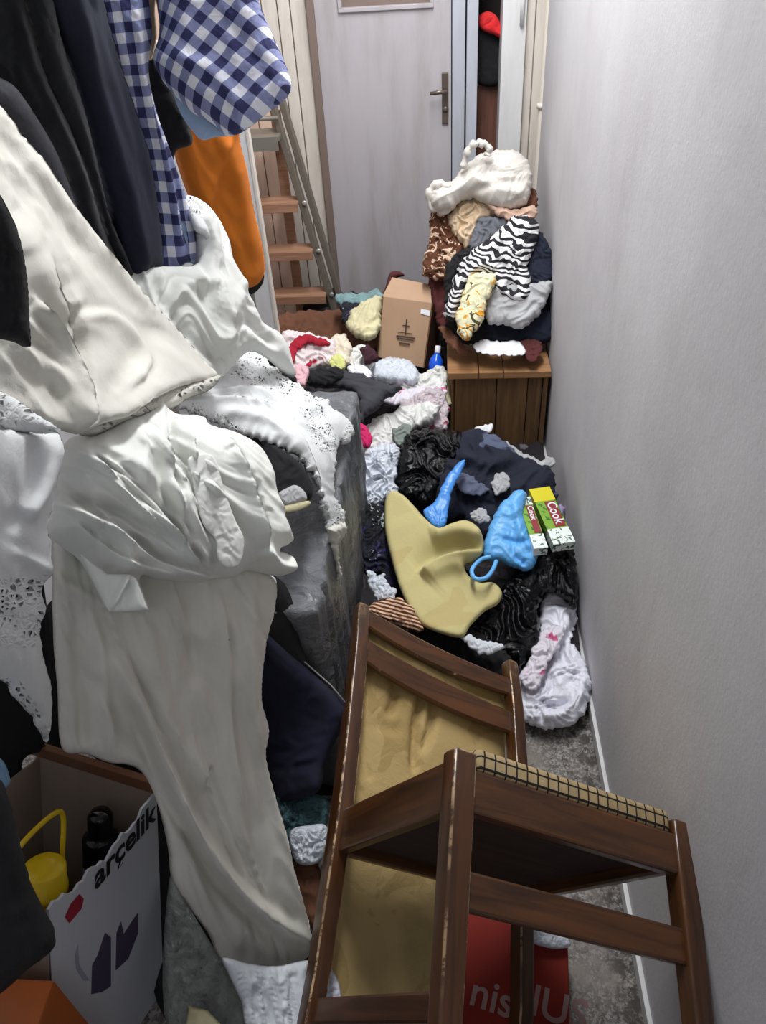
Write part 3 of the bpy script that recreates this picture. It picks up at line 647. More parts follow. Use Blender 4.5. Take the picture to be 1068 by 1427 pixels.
sheet('tan_collar', [(190, -40), (222, -40), (216, 10), (219, 50), (210, 85), (203, 60), (196, 20)], ('y', 1.44, 205, 20, (.3, -.9, 0)), M['beige'], 'tan collar of a garment peeking between the checked shirt body and its sleeve', 'collar', N=500, wr=.003, ws=12)
sheet('black_vest', [(204, 60), (222, 90), (248, 140), (262, 170), (268, 200), (246, 210), (238, 235), (225, 190), (205, 130)], ('y', 1.5, 230, 150, (.3, -.9, 0)), M['black'], 'black vest half hidden between the checked shirt and the orange garment', 'vest', N=500)
og = sheet('orange_sweatshirt', [(232, 135), (290, 150), (332, 160), (334, 195), (345, 240), (353, 290), (364, 335), (369, 372), (362, 392), (345, 402), (333, 398), (318, 378), (305, 345), (285, 312), (268, 285), (252, 245), (240, 200)], [(250, 180, Y_, 1.62), (330, 190, Y_, 1.72), (270, 280, Y_, 1.64), (365, 380, Y_, 1.76), (335, 395, Y_, 1.7)],
      M['orange'], 'bright orange sweatshirt hanging below the checked sleeve', 'sweatshirt', bulge=.04, wr=.003, ang=75, stretch=4, ws=30, folds=[([(318, 190), (300, 240), (284, 300)], 6, .012, 's'), ([(300, 180), (330, 260), (350, 360)], 12, .012)])
sheet('hem_band', [(330, 390), (345, 402), (362, 390), (368, 380), (366, 396), (352, 410), (338, 406)], [(335, 398, Y_, 1.72), (366, 385, Y_, 1.77), (350, 408, Y_, 1.75)], M['black'], parent=og, bulge=.003, wr=.001, N=250)

# ================================================================== LEFT SIDE: white linens
sheet('white_satin_curtain', [(258, 276), (280, 283), (300, 305), (316, 335), (322, 362), (334, 392), (352, 425), (364, 448), (385, 462), (398, 480), (404, 500), (410, 525), (395, 520), (372, 500), (350, 490), (332, 500), (316, 520), (290, 540), (250, 535), (215, 480), (180, 420), (170, 378), (200, 372), (240, 372), (272, 366), (266, 320)],
      [(180, 390, Y_, 1.26), (270, 290, Y_, 1.52), (320, 370, Y_, 1.54), (400, 500, Y_, 1.62), (250, 520, Y_, 1.2), (290, 420, Y_, 1.34), (340, 440, Y_, 1.45)],
      M['sheet'], 'glossy white curtain heaped below the checked shirt, topmost of the white linens', 'curtain', bulge=.04, edge=20, thick=.02, wr=.020, ws=40, ang=65, stretch=2.2, N=7000, octv=3,
      folds=[([(230, 400), (290, 400), (305, 450), (300, 500)], 12, .03), ([(330, 390), (320, 440), (345, 480)], 10, .022), ([(210, 410), (250, 470), (300, 510)], 9, -.02), ([(275, 300), (290, 350), (330, 410)], 12, .018), ([(305, 460), (340, 455), (380, 490)], 8, -.018)])
sheet('white_lace_scarf', [(255, 276), (275, 278), (296, 296), (312, 325), (320, 352), (316, 364), (300, 350), (284, 330), (270, 318)], [(260, 280, Y_, 1.49), (318, 355, Y_, 1.51), (280, 325, Y_, 1.44)], M['lace'], 'strip of white lace with tiny flowers hanging behind the checked shirt hem', 'lace', lace=[([(262, 280), (296, 310), (314, 356)], 14)], N=700, wr=.002, uvrot=20)
sheet('white_bedsheet', [(-230, -60), (-120, 30), (-40, 110), (0, 152), (30, 190), (62, 235), (92, 280), (118, 312), (150, 352), (180, 392), (215, 430), (255, 470), (285, 503), (304, 522), (290, 532), (250, 540), (215, 556), (180, 580), (150, 588), (110, 604), (98, 604), (70, 595), (30, 582), (-40, 560), (-230, 520)],
      [(0, 160, Y_, .98), (0, 540, Y_, .68), (100, 600, Y_, .72), (120, 320, Y_, 1.1), (295, 515, Y_, 1.2), (190, 570, Y_, .86), (150, 450, Y_, .98), (60, 400, Y_, .84)],
      M['sheet2'], 'large smooth white bedsheet swept diagonally from the top left across the clothes', 'bedsheet', bulge=.018, thick=.015, wr=.011, ws=70, ang=45, stretch=3, N=8000, octv=3, edge=16,
      folds=[([(38, 418), (66, 452), (92, 500), (108, 560), (108, 600)], 11, .034, 's'), ([(60, 360), (90, 440), (112, 520), (112, 590)], 6, -.018), ([(0, 440), (40, 500), (80, 560)], 7, -.016), ([(120, 330), (180, 410), (250, 480)], 7, .010, 's'), ([(0, 300), (60, 400), (95, 440)], 22, .018), ([(95, 440), (150, 440), (205, 498), (170, 545)], 12, .014, 's'), ([(0, 477), (50, 510), (85, 540), (105, 590)], 15, .02), ([(30, 200), (130, 350), (280, 500)], 16, .012), ([(210, 450), (190, 490), (140, 560)], 26, -.012)])
sheet('lace_border', [(-120, 520), (0, 545), (40, 570), (75, 592), (85, 600), (60, 604), (20, 604), (-40, 600), (-180, 590), (-190, 530)], [(0, 560, Y_, .64), (80, 600, Y_, .67), (0, 600, Y_, .62)], M['lace'], 'band of white lace tucked under the bedsheet at the left edge', 'lace', lace=[([(-30, 570), (80, 598)], 26)], N=900, wr=.003, jag=1.5)
sheet('grey_lace_runner', [(110, 602), (160, 578), (205, 556), (250, 540), (300, 524), (306, 530), (290, 545), (262, 556), (238, 570), (205, 578), (168, 592), (130, 608)], [(120, 602, Y_, .79), (300, 528, Y_, 1.17), (200, 575, Y_, .92)], M['laceg'], 'narrow greyish lace runner between the bedsheet and the knotted white bundle', 'lace', lace=[([(120, 602), (200, 568), (300, 530)], 10)], N=900, wr=.004, ws=14)
sheet('lace_pillowcase', [(-200, 585), (-40, 596), (20, 600), (60, 602), (82, 604), (80, 650), (74, 700), (66, 738), (70, 772), (72, 800), (58, 818), (64, 850), (56, 880), (62, 920), (72, 960), (70, 1010), (66, 1034), (54, 1022), (44, 1000), (30, 985), (16, 968), (4, 950), (-40, 930), (-200, 900)],
      [(0, 600, Y_, .60), (80, 610, Y_, .70), (0, 930, Y_, .52), (68, 1000, Y_, .58), (70, 780, Y_, .63)],
      M['lace'], 'white pillowcase with a round lace medallion hanging at the left edge', 'pillowcase', lace=[([(24, 852)], 44), ([(-30, 815), (70, 808)], 10), ([(-20, 890), (60, 880)], 8), ([(10, 955), (40, 1000), (66, 1030)], 12)], bulge=.02, wr=.006, ws=60, ang=80, stretch=2.5, N=3600, jag=2,
      folds=[([(78, 610), (50, 680), (20, 720)], 12, .014), ([(40, 610), (30, 680), (0, 740)], 12, -.012), ([(0, 760), (70, 790)], 10, .01, 's')])
sheet('knotted_white_bundle', [(96, 612), (130, 602), (168, 585), (202, 574), (214, 560), (226, 562), (240, 576), (278, 580), (288, 592), (320, 600), (345, 612), (364, 630), (375, 660), (376, 678), (388, 700), (392, 718), (404, 748), (396, 760), (384, 766), (404, 774), (404, 792), (388, 802), (366, 800), (340, 796), (318, 806), (296, 806), (270, 812), (238, 808), (212, 806), (190, 802), (205, 850), (180, 852), (152, 852), (130, 812), (110, 780), (66, 745), (68, 700), (76, 650)],
      [(105, 610, Y_, .80), (230, 570, Y_, .98), (370, 640, Y_, 1.10), (400, 780, Y_, .98), (75, 740, Y_, .70), (200, 840, Y_, .74), (300, 800, Y_, .84), (250, 690, Y_, .86)],
      M['sheet'], 'big knotted bundle of white bed linen bulging in the middle left', 'bed linen', bulge=.075, edge=60, thick=.03, back=.05, wr=.022, ws=40, ang=46, stretch=4.2, N=12000, octv=3,
      folds=[([(112, 640), (160, 672), (205, 712), (238, 760), (268, 790)], 7, .020, 's'), ([(226, 566), (224, 640), (232, 700), (252, 770)], 5, -.020), ([(246, 582), (252, 660), (270, 730), (300, 788)], 6, .018, 's'), ([(190, 596), (200, 660), (222, 720)], 6, -.014),
             ([(78, 690), (130, 705), (190, 735), (250, 770)], 7, -.020), ([(300, 608), (318, 650), (338, 700), (352, 756)], 4, -.022), ([(356, 640), (372, 700), (384, 750)], 8, .014), ([(84, 720), (150, 770), (230, 795)], 7, .016, 's'), ([(108, 625), (150, 680), (215, 730), (262, 785)], 12, .014, 's'), ([(72, 700), (140, 730), (200, 775), (285, 800)], 12, .026, 's'), ([(120, 620), (170, 650), (230, 700), (250, 770)], 12, .016), ([(205, 590), (215, 660), (240, 740), (280, 790)], 10, .016), ([(215, 575), (240, 650), (262, 720), (290, 785)], 9, -.016),
             ([(298, 612), (318, 655), (335, 710), (350, 760)], 10, .030, 's'), ([(262, 640), (275, 690), (280, 740)], 8, .012), ([(345, 760), (368, 785), (400, 790)], 9, .02), ([(72, 650), (110, 690), (180, 712)], 12, -.014), ([(280, 600), (300, 625)], 12, .014), ([(250, 800), (180, 790), (130, 760)], 10, .012)])
kb = bpy.data.objects['knotted_white_bundle']
sheet('gathered_placket', [(262, 640), (284, 632), (300, 640), (312, 680), (326, 720), (340, 752), (336, 784), (318, 792), (304, 780), (300, 752), (284, 732), (274, 700), (268, 668)], [(270, 645, Y_, .85), (300, 650, Y_, .875), (320, 780, Y_, .79), (300, 720, Y_, .815)], M['sheet'], parent=kb, bulge=.004, edge=26, wr=.006, ws=20, N=1500)
sheet('folded_corner', [(112, 772), (150, 800), (182, 800), (190, 806), (207, 850), (180, 853), (152, 853), (132, 815)], [(120, 780, Y_, .655), (205, 850, Y_, .66), (190, 800, Y_, .68), (155, 850, Y_, .64)], M['sheet'], parent=kb, smooth=False, bulge=.006, wr=.003, N=900, folds=[([(182, 798), (155, 850)], 5, .015, 's')])
sheet('hanging_white_sheet', [(74, 740), (110, 755), (150, 775), (200, 780), (260, 780), (300, 785), (345, 790), (382, 808), (382, 850), (374, 880), (366, 930), (364, 975), (374, 1015), (370, 1055), (385, 1115), (402, 1170), (408, 1205), (424, 1262), (430, 1290), (428, 1330), (400, 1345), (360, 1345), (310, 1338), (290, 1300), (262, 1262), (240, 1225), (234, 1180), (215, 1105), (190, 1070), (150, 1062), (120, 1050), (86, 1042), (80, 960), (74, 880)],
      [(70, 780, Y_, .72), (380, 815, Y_, .93), (85, 1040, Y_, .60), (370, 1020, Y_, .80), (240, 1220, Y_, .56), (425, 1290, Y_, .62), (310, 1335, Y_, .54), (230, 900, Y_, .75)],
      M['sheet2'], 'long white sheet hanging from the knotted bundle down beside the chair', 'sheet', bulge=.025, edge=16, thick=.015, wr=.012, ws=34, ang=72, stretch=6, N=10000, octv=2,
      folds=[([(150, 905), (185, 985), (222, 1070), (262, 1150), (330, 1240), (430, 1310)], 11, .052), ([(165, 940), (205, 1050), (240, 1130), (300, 1225), (380, 1310)], 9, -.034), ([(300, 815), (312, 920), (320, 1040), (345, 1150)], 10, .018, 's'), ([(200, 870), (225, 990), (270, 1070), (280, 1080)], 14, .02),
             ([(345, 810), (342, 930), (352, 1050)], 8, .014), ([(130, 880), (140, 960), (150, 1050)], 9, .016), ([(100, 860), (108, 960), (112, 1040)], 9, -.014), ([(260, 830), (262, 900), (268, 960)], 10, -.012), ([(60, 800), (110, 830), (150, 850)], 10, .014)])
hs_ = bpy.data.objects['hanging_white_sheet']
fr = sheet('frill', [(310, 1334), (345, 1342), (385, 1346), (428, 1338), (432, 1350), (446, 1375), (462, 1400), (470, 1440), (355, 1440), (336, 1395), (320, 1362)], [(315, 1336, Y_, .50), (428, 1340, Y_, .55), (340, 1420, Y_, .44), (450, 1420, Y_, .47)],
      M['ruffle'], parent=hs_, bulge=.015, wr=.010, ws=11, ang=80, stretch=6, N=2200, octv=2)
fr['label'] = 'cool white gathered frill along the sheet hem'
sheet('white_towel_edge', [(352, 810), (384, 806), (380, 850), (372, 890), (366, 940), (362, 980), (372, 1018), (372, 1042), (356, 1028), (344, 990), (340, 900)], [(350, 815, Y_, .98), (382, 812, Y_, 1.0), (365, 1030, Y_, .86), (345, 950, Y_, .88)], M['ruffle'], 'bluish white ruffled cloth showing behind the hanging sheet, under the knot', 'cloth', bulge=.012, wr=.012, ws=22, N=1200)
sheet('lace_tablecloth', [(240, 560), (270, 545), (305, 520), (328, 496), (350, 486), (368, 498), (392, 520), (418, 536), (436, 552), (456, 556), (462, 566), (486, 584), (494, 600), (490, 612), (480, 618), (472, 616), (470, 636), (466, 676), (472, 700), (482, 722), (474, 740), (466, 748), (455, 738), (448, 720), (440, 690), (430, 664), (412, 640), (392, 628), (370, 616), (340, 606), (322, 604), (300, 592), (268, 578)],
      [(250, 560, Y_, 1.08), (350, 490, Y_, 1.62), (490, 605, Y_, 1.64), (330, 600, Y_, 1.22), (468, 740, Y_, 1.30), (430, 660, Y_, 1.28), (420, 560, Y_, 1.50)],
      M['lace'], 'white lace tablecloth draped over the wrapped box, hanging down its right side', 'tablecloth', bulge=.022, edge=18, thick=.012, wr=.007, ws=34, ang=42, stretch=3, N=4800, jag=3.5, jagw=10,
      lace=[([(330, 520), (400, 540)], 14), ([(425, 565), (450, 620)], 16), ([(486, 600), (470, 640), (470, 740)], 7), ([(270, 575), (420, 650), (462, 744)], 7), ([(350, 498), (440, 556)], 8)],
      folds=[([(260, 562), (340, 560), (390, 580), (430, 640), (460, 730)], 9, .016, 's'), ([(290, 550), (360, 545), (430, 590), (462, 660)], 8, .012, 's'), ([(300, 580), (370, 590), (420, 640)], 8, .016), ([(330, 520), (400, 548), (450, 600)], 8, -.016)])
sheet('loose_thread_fringe', [(458, 735), (480, 728), (484, 740), (474, 756), (472, 775), (476, 800), (468, 806), (464, 780), (458, 760)], ('y', 1.24, 470, 760, (.7, -.6, .1)), M['laceg'], 'frayed white thread tassel below the tip of the lace tablecloth', 'tassel', N=400, jag=3, jagw=5, wr=.006, ws=8)
sheet('black_strap_cloth', [(346, 476), (362, 484), (388, 500), (408, 518), (414, 532), (404, 534), (384, 516), (358, 498)], ('y', 1.72, 380, 505, (.3, -.7, .6)), M['black'], 'black fold of cloth between the satin curtain and the lace tablecloth', 'cloth', N=400, bulge=.01)
sheet('black_cardigan', [(325, 600), (356, 604), (392, 626), (414, 642), (430, 664), (436, 690), (424, 702), (402, 706), (388, 712), (374, 690), (366, 650), (345, 620)], ('y', 1.24, 390, 660, (.4, -.5, .8)), M['black'], 'black cardigan squashed under the lace tablecloth beside the knotted bundle', 'cardigan', N=900, bulge=.04, back=.06)
sh2 = sheet('slipper', [(388, 688), (400, 680), (412, 676), (424, 684), (428, 696), (416, 702), (398, 706), (390, 700)], ('y', 1.16, 408, 692, (.4, -.5, .8)), M['greyw'], 'grey and cream slipper lying on the wrapped box beside the knotted bundle', 'slipper', N=500, bulge=.012, back=.02, wr=.004, ws=9)
sheet('sole', [(392, 706), (410, 701), (430, 698), (432, 704), (414, 712), (394, 714)], ('y', 1.14, 410, 705, (.4, -.5, .8)), M['palecl'], parent=sh2, N=200, bulge=.004, wr=.0)
# a rail + stand that carries the hanging clothes, mostly out of frame above
rk_ = empty('clothes_rail', (-.62, 1.2, 0)); tag(rk_, 'metal clothes rail above the frame carrying the coats and shirts', 'rail')
tube('rail_bar', [(-.45, -.6, 1.86), (.02, 0, 1.86), (.12, .7, 1.86)], .012, M['metal'], rk_)
tube('post', [(-.45, -.6, 0), (-.45, -.6, 1.86)], .012, M['metal'], rk_); tube('post', [(.10, .7, 0), (.12, .7, 1.86)], .012, M['metal'], rk_)

# ================================================================== BOTTOM LEFT: carton with bottles
def quad_plate(name, pts, th, mat, parent=None, bev=.0015):
    """flat board through world points (in order), thickness away from the camera"""
    P = [V(p) for p in pts]; n = (P[1] - P[0]).cross(P[2] - P[0]).normalized()
    if n.dot(V(CAMC) - P[0]) < 0: n = -n
    bm = bmesh.new(); a = [bm.verts.new(p) for p in P]; b = [bm.verts.new(p - n * th) for p in P]; k = len(P)
    bm.faces.new(a); bm.faces.new(b[::-1])
    for i in range(k): bm.faces.new((a[i], b[i], b[(i + 1) % k], a[(i + 1) % k]))
    bmesh.ops.recalc_face_normals(bm, faces=bm.faces)
    if bev: bmesh.ops.bevel(bm, geom=list(bm.edges), offset=bev, segments=1, affect='EDGES')
    me = bpy.data.meshes.new(name); bm.to_mesh(me); bm.free(); return link(name, me, mat, parent)
def lettering(name, text, P, ex_, ey_, size, mat, parent=None, shear=0, bold=0, align='LEFT'):
    """flat text at P with unit axes ex_, ey_"""
    cu = bpy.data.curves.new(name, 'FONT'); cu.body = text; cu.size = size; cu.extrude = .0004; cu.shear = shear; cu.offset = bold; cu.align_x = align
    ob = bpy.data.objects.new(name, cu); SC.collection.objects.link(ob); bpy.context.view_layer.update()
    me = bpy.data.meshes.new_from_object(ob.evaluated_get(bpy.context.evaluated_depsgraph_get())); bpy.data.objects.remove(ob)
    ex_ = V(ex_).normalized(); ez = ex_.cross(V(ey_)).normalized(); ey2 = ez.cross(ex_)
    m = Matrix((ex_, ey2, ez)).transposed().to_4x4(); m.translation = V(P)
    me.transform(m); me.materials.clear(); return link(name, me, mat, parent)
# the carton leans: frame A (left top corner of the long side), ce along it, cy into the box, cz up
A_ = at(68, 1268, 'z', .6); B_ = at(218, 1104, 'z', .5); r_ = ray(75, 1440)
D_ = CAMC + r_ * (((A_ - CAMC) @ (B_ - A_)) / (r_ @ (B_ - A_))); wbx = float(np.linalg.norm(B_ - A_)); ce = (B_ - A_) / wbx
cz = A_ - D_; cz = cz - ce * (cz @ ce); cz /= np.linalg.norm(cz); cy = np.cross(cz, ce)
mC = Matrix((V(ce), V(cy), V(cz))).transposed().to_4x4(); mC.translation = V(A_)
def in_carton(px, py, yl):
    r = ray(px, py); t = ((A_ + cy * yl - CAMC) @ cy) / (r @ cy); q = CAMC + r * t - A_; return Vector((float(q @ ce), float(q @ cy), float(q @ cz)))
cn = empty('appliance_carton', mat=mC); tag(cn, 'open white printed carton with bottles in it, bottom left', 'box')
dB_ = .24; hB = .50
def tornpanel(name, tops, bot, mat, th=.004):
    bm = bmesh.new(); F_ = []
    for x, z in tops: F_.append([bm.verts.new(p) for p in ((x, 0, z), (x * bot, 0, -hB), (x, th, z), (x * bot, th, -hB))])
    for p, q_ in zip(F_, F_[1:]):
        bm.faces.new((p[0], q_[0], q_[1], p[1])); bm.faces.new((p[2], p[3], q_[3], q_[2])); bm.faces.new((p[0], p[2], q_[2], q_[0]))
    bmesh.ops.recalc_face_normals(bm, faces=bm.faces); me = bpy.data.meshes.new(name); bm.to_mesh(me); bm.free(); return link(name, me, mat, cn)
tp = [(0, 0)] + [(wbx * u, .006 * math.sin(u * 23) + .004 * math.sin(u * 61) - .018 * math.sin(u * 3.14)) for u in np.linspace(.04, .96, 24)] + [(wbx, 0)]
tornpanel('front_panel', tp, 1.14, M['cardw'])
box('end_panel', (wbx - .004, .004, -hB), (wbx, dB_, .012), M['cardin'], cn, .001)
box('end_panel', (0, .004, -hB), (.004, dB_, -.03), M['cardin'], cn, .001)
box('back_panel', (0, dB_ - .004, -hB), (wbx, dB_, 0), M['cardin'], cn, .001)
box('floor_panel', (0, .004, -hB), (wbx, dB_, -hB + .004), M['cardd'], cn, .001)
box('fold_edge', (wbx - .012, -.002, .006), (wbx + .004, dB_ + .01, .026), M['cardd'], cn, .002)
lt = lettering('lettering', 'ar\u00e7elik', (.100, -.0012, -.058), (1, 0, .02), (0.0, 0, 1), .062, M['ink'], cn, bold=.0012); lt['label'] = 'black brand lettering on the white carton'
def decal(name, uz, mat):
    bm = bmesh.new(); bm.faces.new([bm.verts.new((x, -.0012, z)) for x, z in uz]); r_ = bmesh.ops.extrude_face_region(bm, geom=list(bm.faces)); bmesh.ops.translate(bm, vec=(0, .0008, 0), verts=[v for v in r_['geom'] if isinstance(v, bmesh.types.BMVert)])
    me = bpy.data.meshes.new(name); bm.to_mesh(me); bm.free(); return link(name, me, mat, cn)
def cdec(name, px, mat): return decal(name, [(lambda q: (q.x, q.z))(in_carton(x, y, 0)) for x, y in px], mat)
cdec('red_mark', [(90, 1278), (96, 1286), (113, 1266), (116, 1252), (110, 1246), (98, 1260)], M['red'])
cdec('printed_picture', [(127, 1385), (128, 1345), (136, 1330), (146, 1300), (154, 1306), (154, 1374), (142, 1382)], M['inkv'])
cdec('printed_picture', [(161, 1352), (162, 1300), (168, 1284), (172, 1302), (186, 1280), (192, 1272), (192, 1300), (178, 1336)], M['inkv'])
cdec('printed_picture', [(104, 1330), (108, 1316), (110, 1345), (124, 1366), (116, 1366), (106, 1350)], plain('faint lilac print', (170, 170, 188), .6))
q = in_carton(62, 1222, .055)
oil = empty('oil_bottle', mat=mC @ Matrix.Translation(q - Vector((0, 0, .495)))); tag(oil, 'yellow capped oil bottle with a carrying handle inside the white carton', 'bottle')
lathe('body', [(.035, .02), (.038, .03), (.038, .30), (.034, .37), (.028, .42), (.024, .45)], plain('amber oil plastic', (150, 112, 16), .2), oil)
lathe('neck_ring', [(.026, .45), (.031, .452), (.031, .462), (.027, .466)], M['yellowcap'], oil)
lathe('cap', [(.030, .466), (.033, .468), (.033, .480), (.031, .482), (.031, .512), (.028, .515), (.010, .5155)], M['yellowcap'], oil)
hp_ = [(-.036, 0, .47), (-.050, .004, .52), (-.052, .006, .565), (-.040, .007, .580), (0, .008, .584), (.040, .007, .580), (.052, .006, .560), (.046, .004, .51), (.034, 0, .462), (0, -.01, .455), (-.030, 0, .46)]
tube('handle', [tuple(c_) for c_ in catmull(hp_, True, 5)], .004, M['yellowcap'], oil, closed=True)
q = in_carton(140, 1160, .075)
db = empty('dark_bottle', mat=mC @ Matrix.Translation(q - Vector((0, 0, .51)))); tag(db, 'dark bottle with glossy black cap inside the white carton', 'bottle')
lathe('body', [(.028, .08), (.031, .09), (.031, .40), (.030, .43), (.026, .445)], M['lilac'], db)
lathe('cap', [(.028, .445), (.030, .448), (.030, .50), (.026, .505), (.020, .507), (.021, .512), (.021, .545), (.016, .553), (.004, .555)], M['blackcap'], db)
# things around the carton
sheet('black_bag', [(-60, 1075), (-10, 1085), (8, 1110), (22, 1160), (40, 1230), (60, 1275), (77, 1305), (72, 1325), (40, 1350), (0, 1385), (-60, 1420)], [(0, 1100, Y_, .44), (70, 1310, Y_, .36), (0, 1370, Y_, .33), (20, 1200, Y_, .40)], M['blackbag'], 'black bag at the bottom left corner in front of the white carton', 'bag', bulge=.03, back=.05, N=900)
q = empty('brown_carton', V(at(10, 1385, 'z', .52))); tag(q, 'orange brown carton under the black bag, bottom left corner', 'box')
box('carton_body', (-.30, -.30, -.30), (.060, .02, .0), M['orangebox'], q, .004)
box('flap', (-.30, -.30, .0), (.055, -.10, .004), M['orangebox'], q, .001)
sheet('blue_packet', [(-30, 1048), (2, 1058), (14, 1084), (12, 1094), (0, 1104), (-30, 1112)], ('y', .52, 0, 1080, (.4, -.8, .2)), M['lightblue'], 'pale blue plastic packet at the left edge above the black bag', 'packet', N=300, bulge=.01)
sheet('dark_coat_backing', [(-60, 760), (40, 770), (66, 850), (70, 960), (60, 1030), (70, 1046), (40, 1052), (30, 1070), (40, 1110), (44, 1150), (24, 1165), (-60, 1150)], [(0, 800, Y_, .80), (60, 1040, Y_, .76), (0, 1140, Y_, .68)], M['black'], 'black garment extended as a dark backing for the lace pillowcase, far left', 'garment', N=600, bulge=.02)  # upper part added so the lace holes read dark
sheet('clear_bag', [(236, 1225), (262, 1262), (296, 1318), (330, 1370), (350, 1440), (236, 1440)], ('z', .22, 280, 1350, (.2, -.5, .9)), M['clear'], 'crackly clear plastic bag on the floor beside the white carton', 'bag', N=1200, bulge=.02, back=.04, wr=.014, ws=22)
sheet('yellow_packet', [(262, 1400), (290, 1408), (308, 1427), (312, 1450), (256, 1450)], ('z', .255, 280, 1425, (.2, -.5, .9)), M['palecl'], 'pale yellow packet on the clear plastic bag at the bottom edge', 'packet', N=250, bulge=.01, smooth=False)
sheet('dark_blanket', [(200, 800), (380, 800), (420, 900), (450, 1010), (440, 1110), (430, 1300), (440, 1440), (240, 1440), (150, 1080), (60, 1040), (60, 850)], [(100, 900, Y_, .95), (400, 900, Y_, 1.0), (420, 1100, 'z', .22), (400, 1400, 'z', .06), (260, 1300, 'z', .10)], M['black'], 'black blanket in deep shade behind and under the hanging sheet', 'blanket', N=1800, bulge=.02, wr=.012, ws=60)
dn = sheet('denim_bag', [(366, 880), (378, 888), (400, 908), (430, 934), (462, 962), (484, 986), (484, 1000), (476, 1018), (464, 1040), (452, 1070), (446, 1100), (420, 1112), (390, 1118), (378, 1090), (368, 1050), (360, 960)], [(372, 890, Y_, .99), (480, 990, 'z', .42), (450, 1090, 'z', .34), (375, 1060, Y_, .90)], M['jeans'], 'dark indigo denim garment with a pale stitched edge beside the chair', 'garment', N=1500, bulge=.03, back=.06, wr=.006, ws=50, smooth=True)
st_ = [at(x, y, 'z', z) + np.array([0, 0, .012]) for x, y, z in ((376, 887, .545), (400, 906, .52), (430, 932, .485), (462, 960, .45), (482, 984, .43))]
bpy.context.view_layer.update()
o_ = tube('stitched_hem', [V(p) - dn.location for p in st_], .0016, M['stitch']); o_.parent = dn
sheet('green_bag', [(384, 1108), (410, 1104), (440, 1106), (458, 1118), (456, 1150), (446, 1180), (420, 1188), (398, 1170)], ('z', .25, 420, 1140, (.1, -.5, .9)), M['bagg'], 'thin green blue plastic bag on the floor between the sheet and the chair', 'bag', N=900, bulge=.02, back=.04, wr=.014, ws=16)
sheet('blue_tinted_bag', [(404, 1160), (430, 1150), (456, 1152), (454, 1190), (436, 1205), (412, 1200)], ('z', .27, 430, 1175, (.1, -.5, .9)), M['bagc'], 'bluish clear crinkled bag below the green one beside the chair leg', 'bag', N=700, bulge=.015, back=.03, wr=.012, ws=14)
sheet('brown_rag', [(404, 1205), (440, 1200), (450, 1240), (446, 1290), (430, 1290), (412, 1240)], ('z', .2, 425, 1240, (.1, -.5, .9)), M['brown'], 'dark brown rag low between the sheet and the chair leg', 'rag', N=500, bulge=.02, back=.04)

# ================================================================== UNDER THE CHAIR
CHN = tuple((cm.to_3x3() @ Vector((0, -1, 0))))        # chair front direction
def chp(x, y, z): return cm @ Vector((x, y, z))
def on_chair(px, py, off):
    """point of the plane lying off metres behind the chair back"""
    P0 = np.array(chp(0, off, .4)); n_ = np.array(CHN); r = ray(px, py); t = ((P0 - CAMC) @ n_) / (r @ n_); return CAMC + r * t
def cps(off, pts): return [(px, py, 'y', float(on_chair(px, py, off)[1])) for px, py in pts]
sheet('tan_foam_sheet', [(500, 878), (540, 884), (580, 915), (640, 945), (700, 960), (706, 1000), (704, 1055), (700, 1130), (640, 1160), (614, 1240), (612, 1440), (466, 1440), (468, 1300), (474, 1200), (480, 1110), (486, 1000), (492, 930)],
      cps(.075, [(500, 890), (700, 960), (480, 1100), (700, 1110), (480, 1400), (600, 1400)]), M['foam2'], 'big tan foam sheet creased and lying under the tipped chair', 'foam sheet', bulge=.01, edge=14, back=.03, wr=.004, ws=90, N=4200, octv=2,
      folds=[([(552, 945), (548, 975), (540, 1000)], 5, -.020), ([(590, 960), (578, 1010), (576, 1080)], 5, -.026), ([(604, 965), (600, 1010), (588, 1050)], 5, -.022), ([(500, 1000), (506, 1060), (514, 1090)], 5, -.010), ([(540, 920), (600, 950), (690, 975)], 8, -.012), ([(520, 1010), (560, 1020)], 8, -.006), ([(575, 1250), (560, 1300), (565, 1400)], 18, .008)])
rb_ = empty('red_carton', V(at(720, 1290, 'z', .045))); tag(rb_, 'red printed carton lying flat on the floor under the chair', 'box')
P0 = [at(640, 1260, 'z', .06), at(792, 1318, 'z', .06), at(796, 1470, 'z', .06), at(630, 1470, 'z', .06)]
bpy.context.view_layer.update()
qp = quad_plate('lid', [V(p) - rb_.location for p in P0], .05, M['redbox'], rb_, .003)  # carton red is darkened for the shadow under the chair
e1 = V(P0[1]) - V(P0[0]); e2 = Vector((0, 0, 1)).cross(e1).normalized()
for tx, px, py, sz in (('nis', 652, 1398, .075), ('lUS', 738, 1412, .075)):
    lettering('lettering', tx, V(at(px, py, 'z', .0612)) - rb_.location, (1, -.28, 0), (0, 1, 0), sz, plain('shadow dimmed print', (160, 128, 124), .7), rb_, bold=.001)  # white letters given a dim colour for the shadow under the chair
sheet('white_bag_scrap', [(735, 1278), (760, 1290), (784, 1300), (796, 1318), (770, 1322), (738, 1312), (728, 1296)], ('z', .08, 760, 1300, (0, -.2, 1)), M['bagc'], 'scrap of clear white plastic at the edge of the red carton under the chair', 'plastic scrap', N=400, bulge=.008, back=.01, wr=.006, ws=12)
sheet('white_tissue', [(444, 1352), (462, 1350), (474, 1375), (480, 1420), (484, 1440), (448, 1440)], cps(.05, [(450, 1360), (480, 1400), (455, 1430)]), M['tissue'], 'crumpled white tissue between the chair leg and the tan foam, bottom edge', 'tissue', N=500, bulge=.01, wr=.01, ws=14)

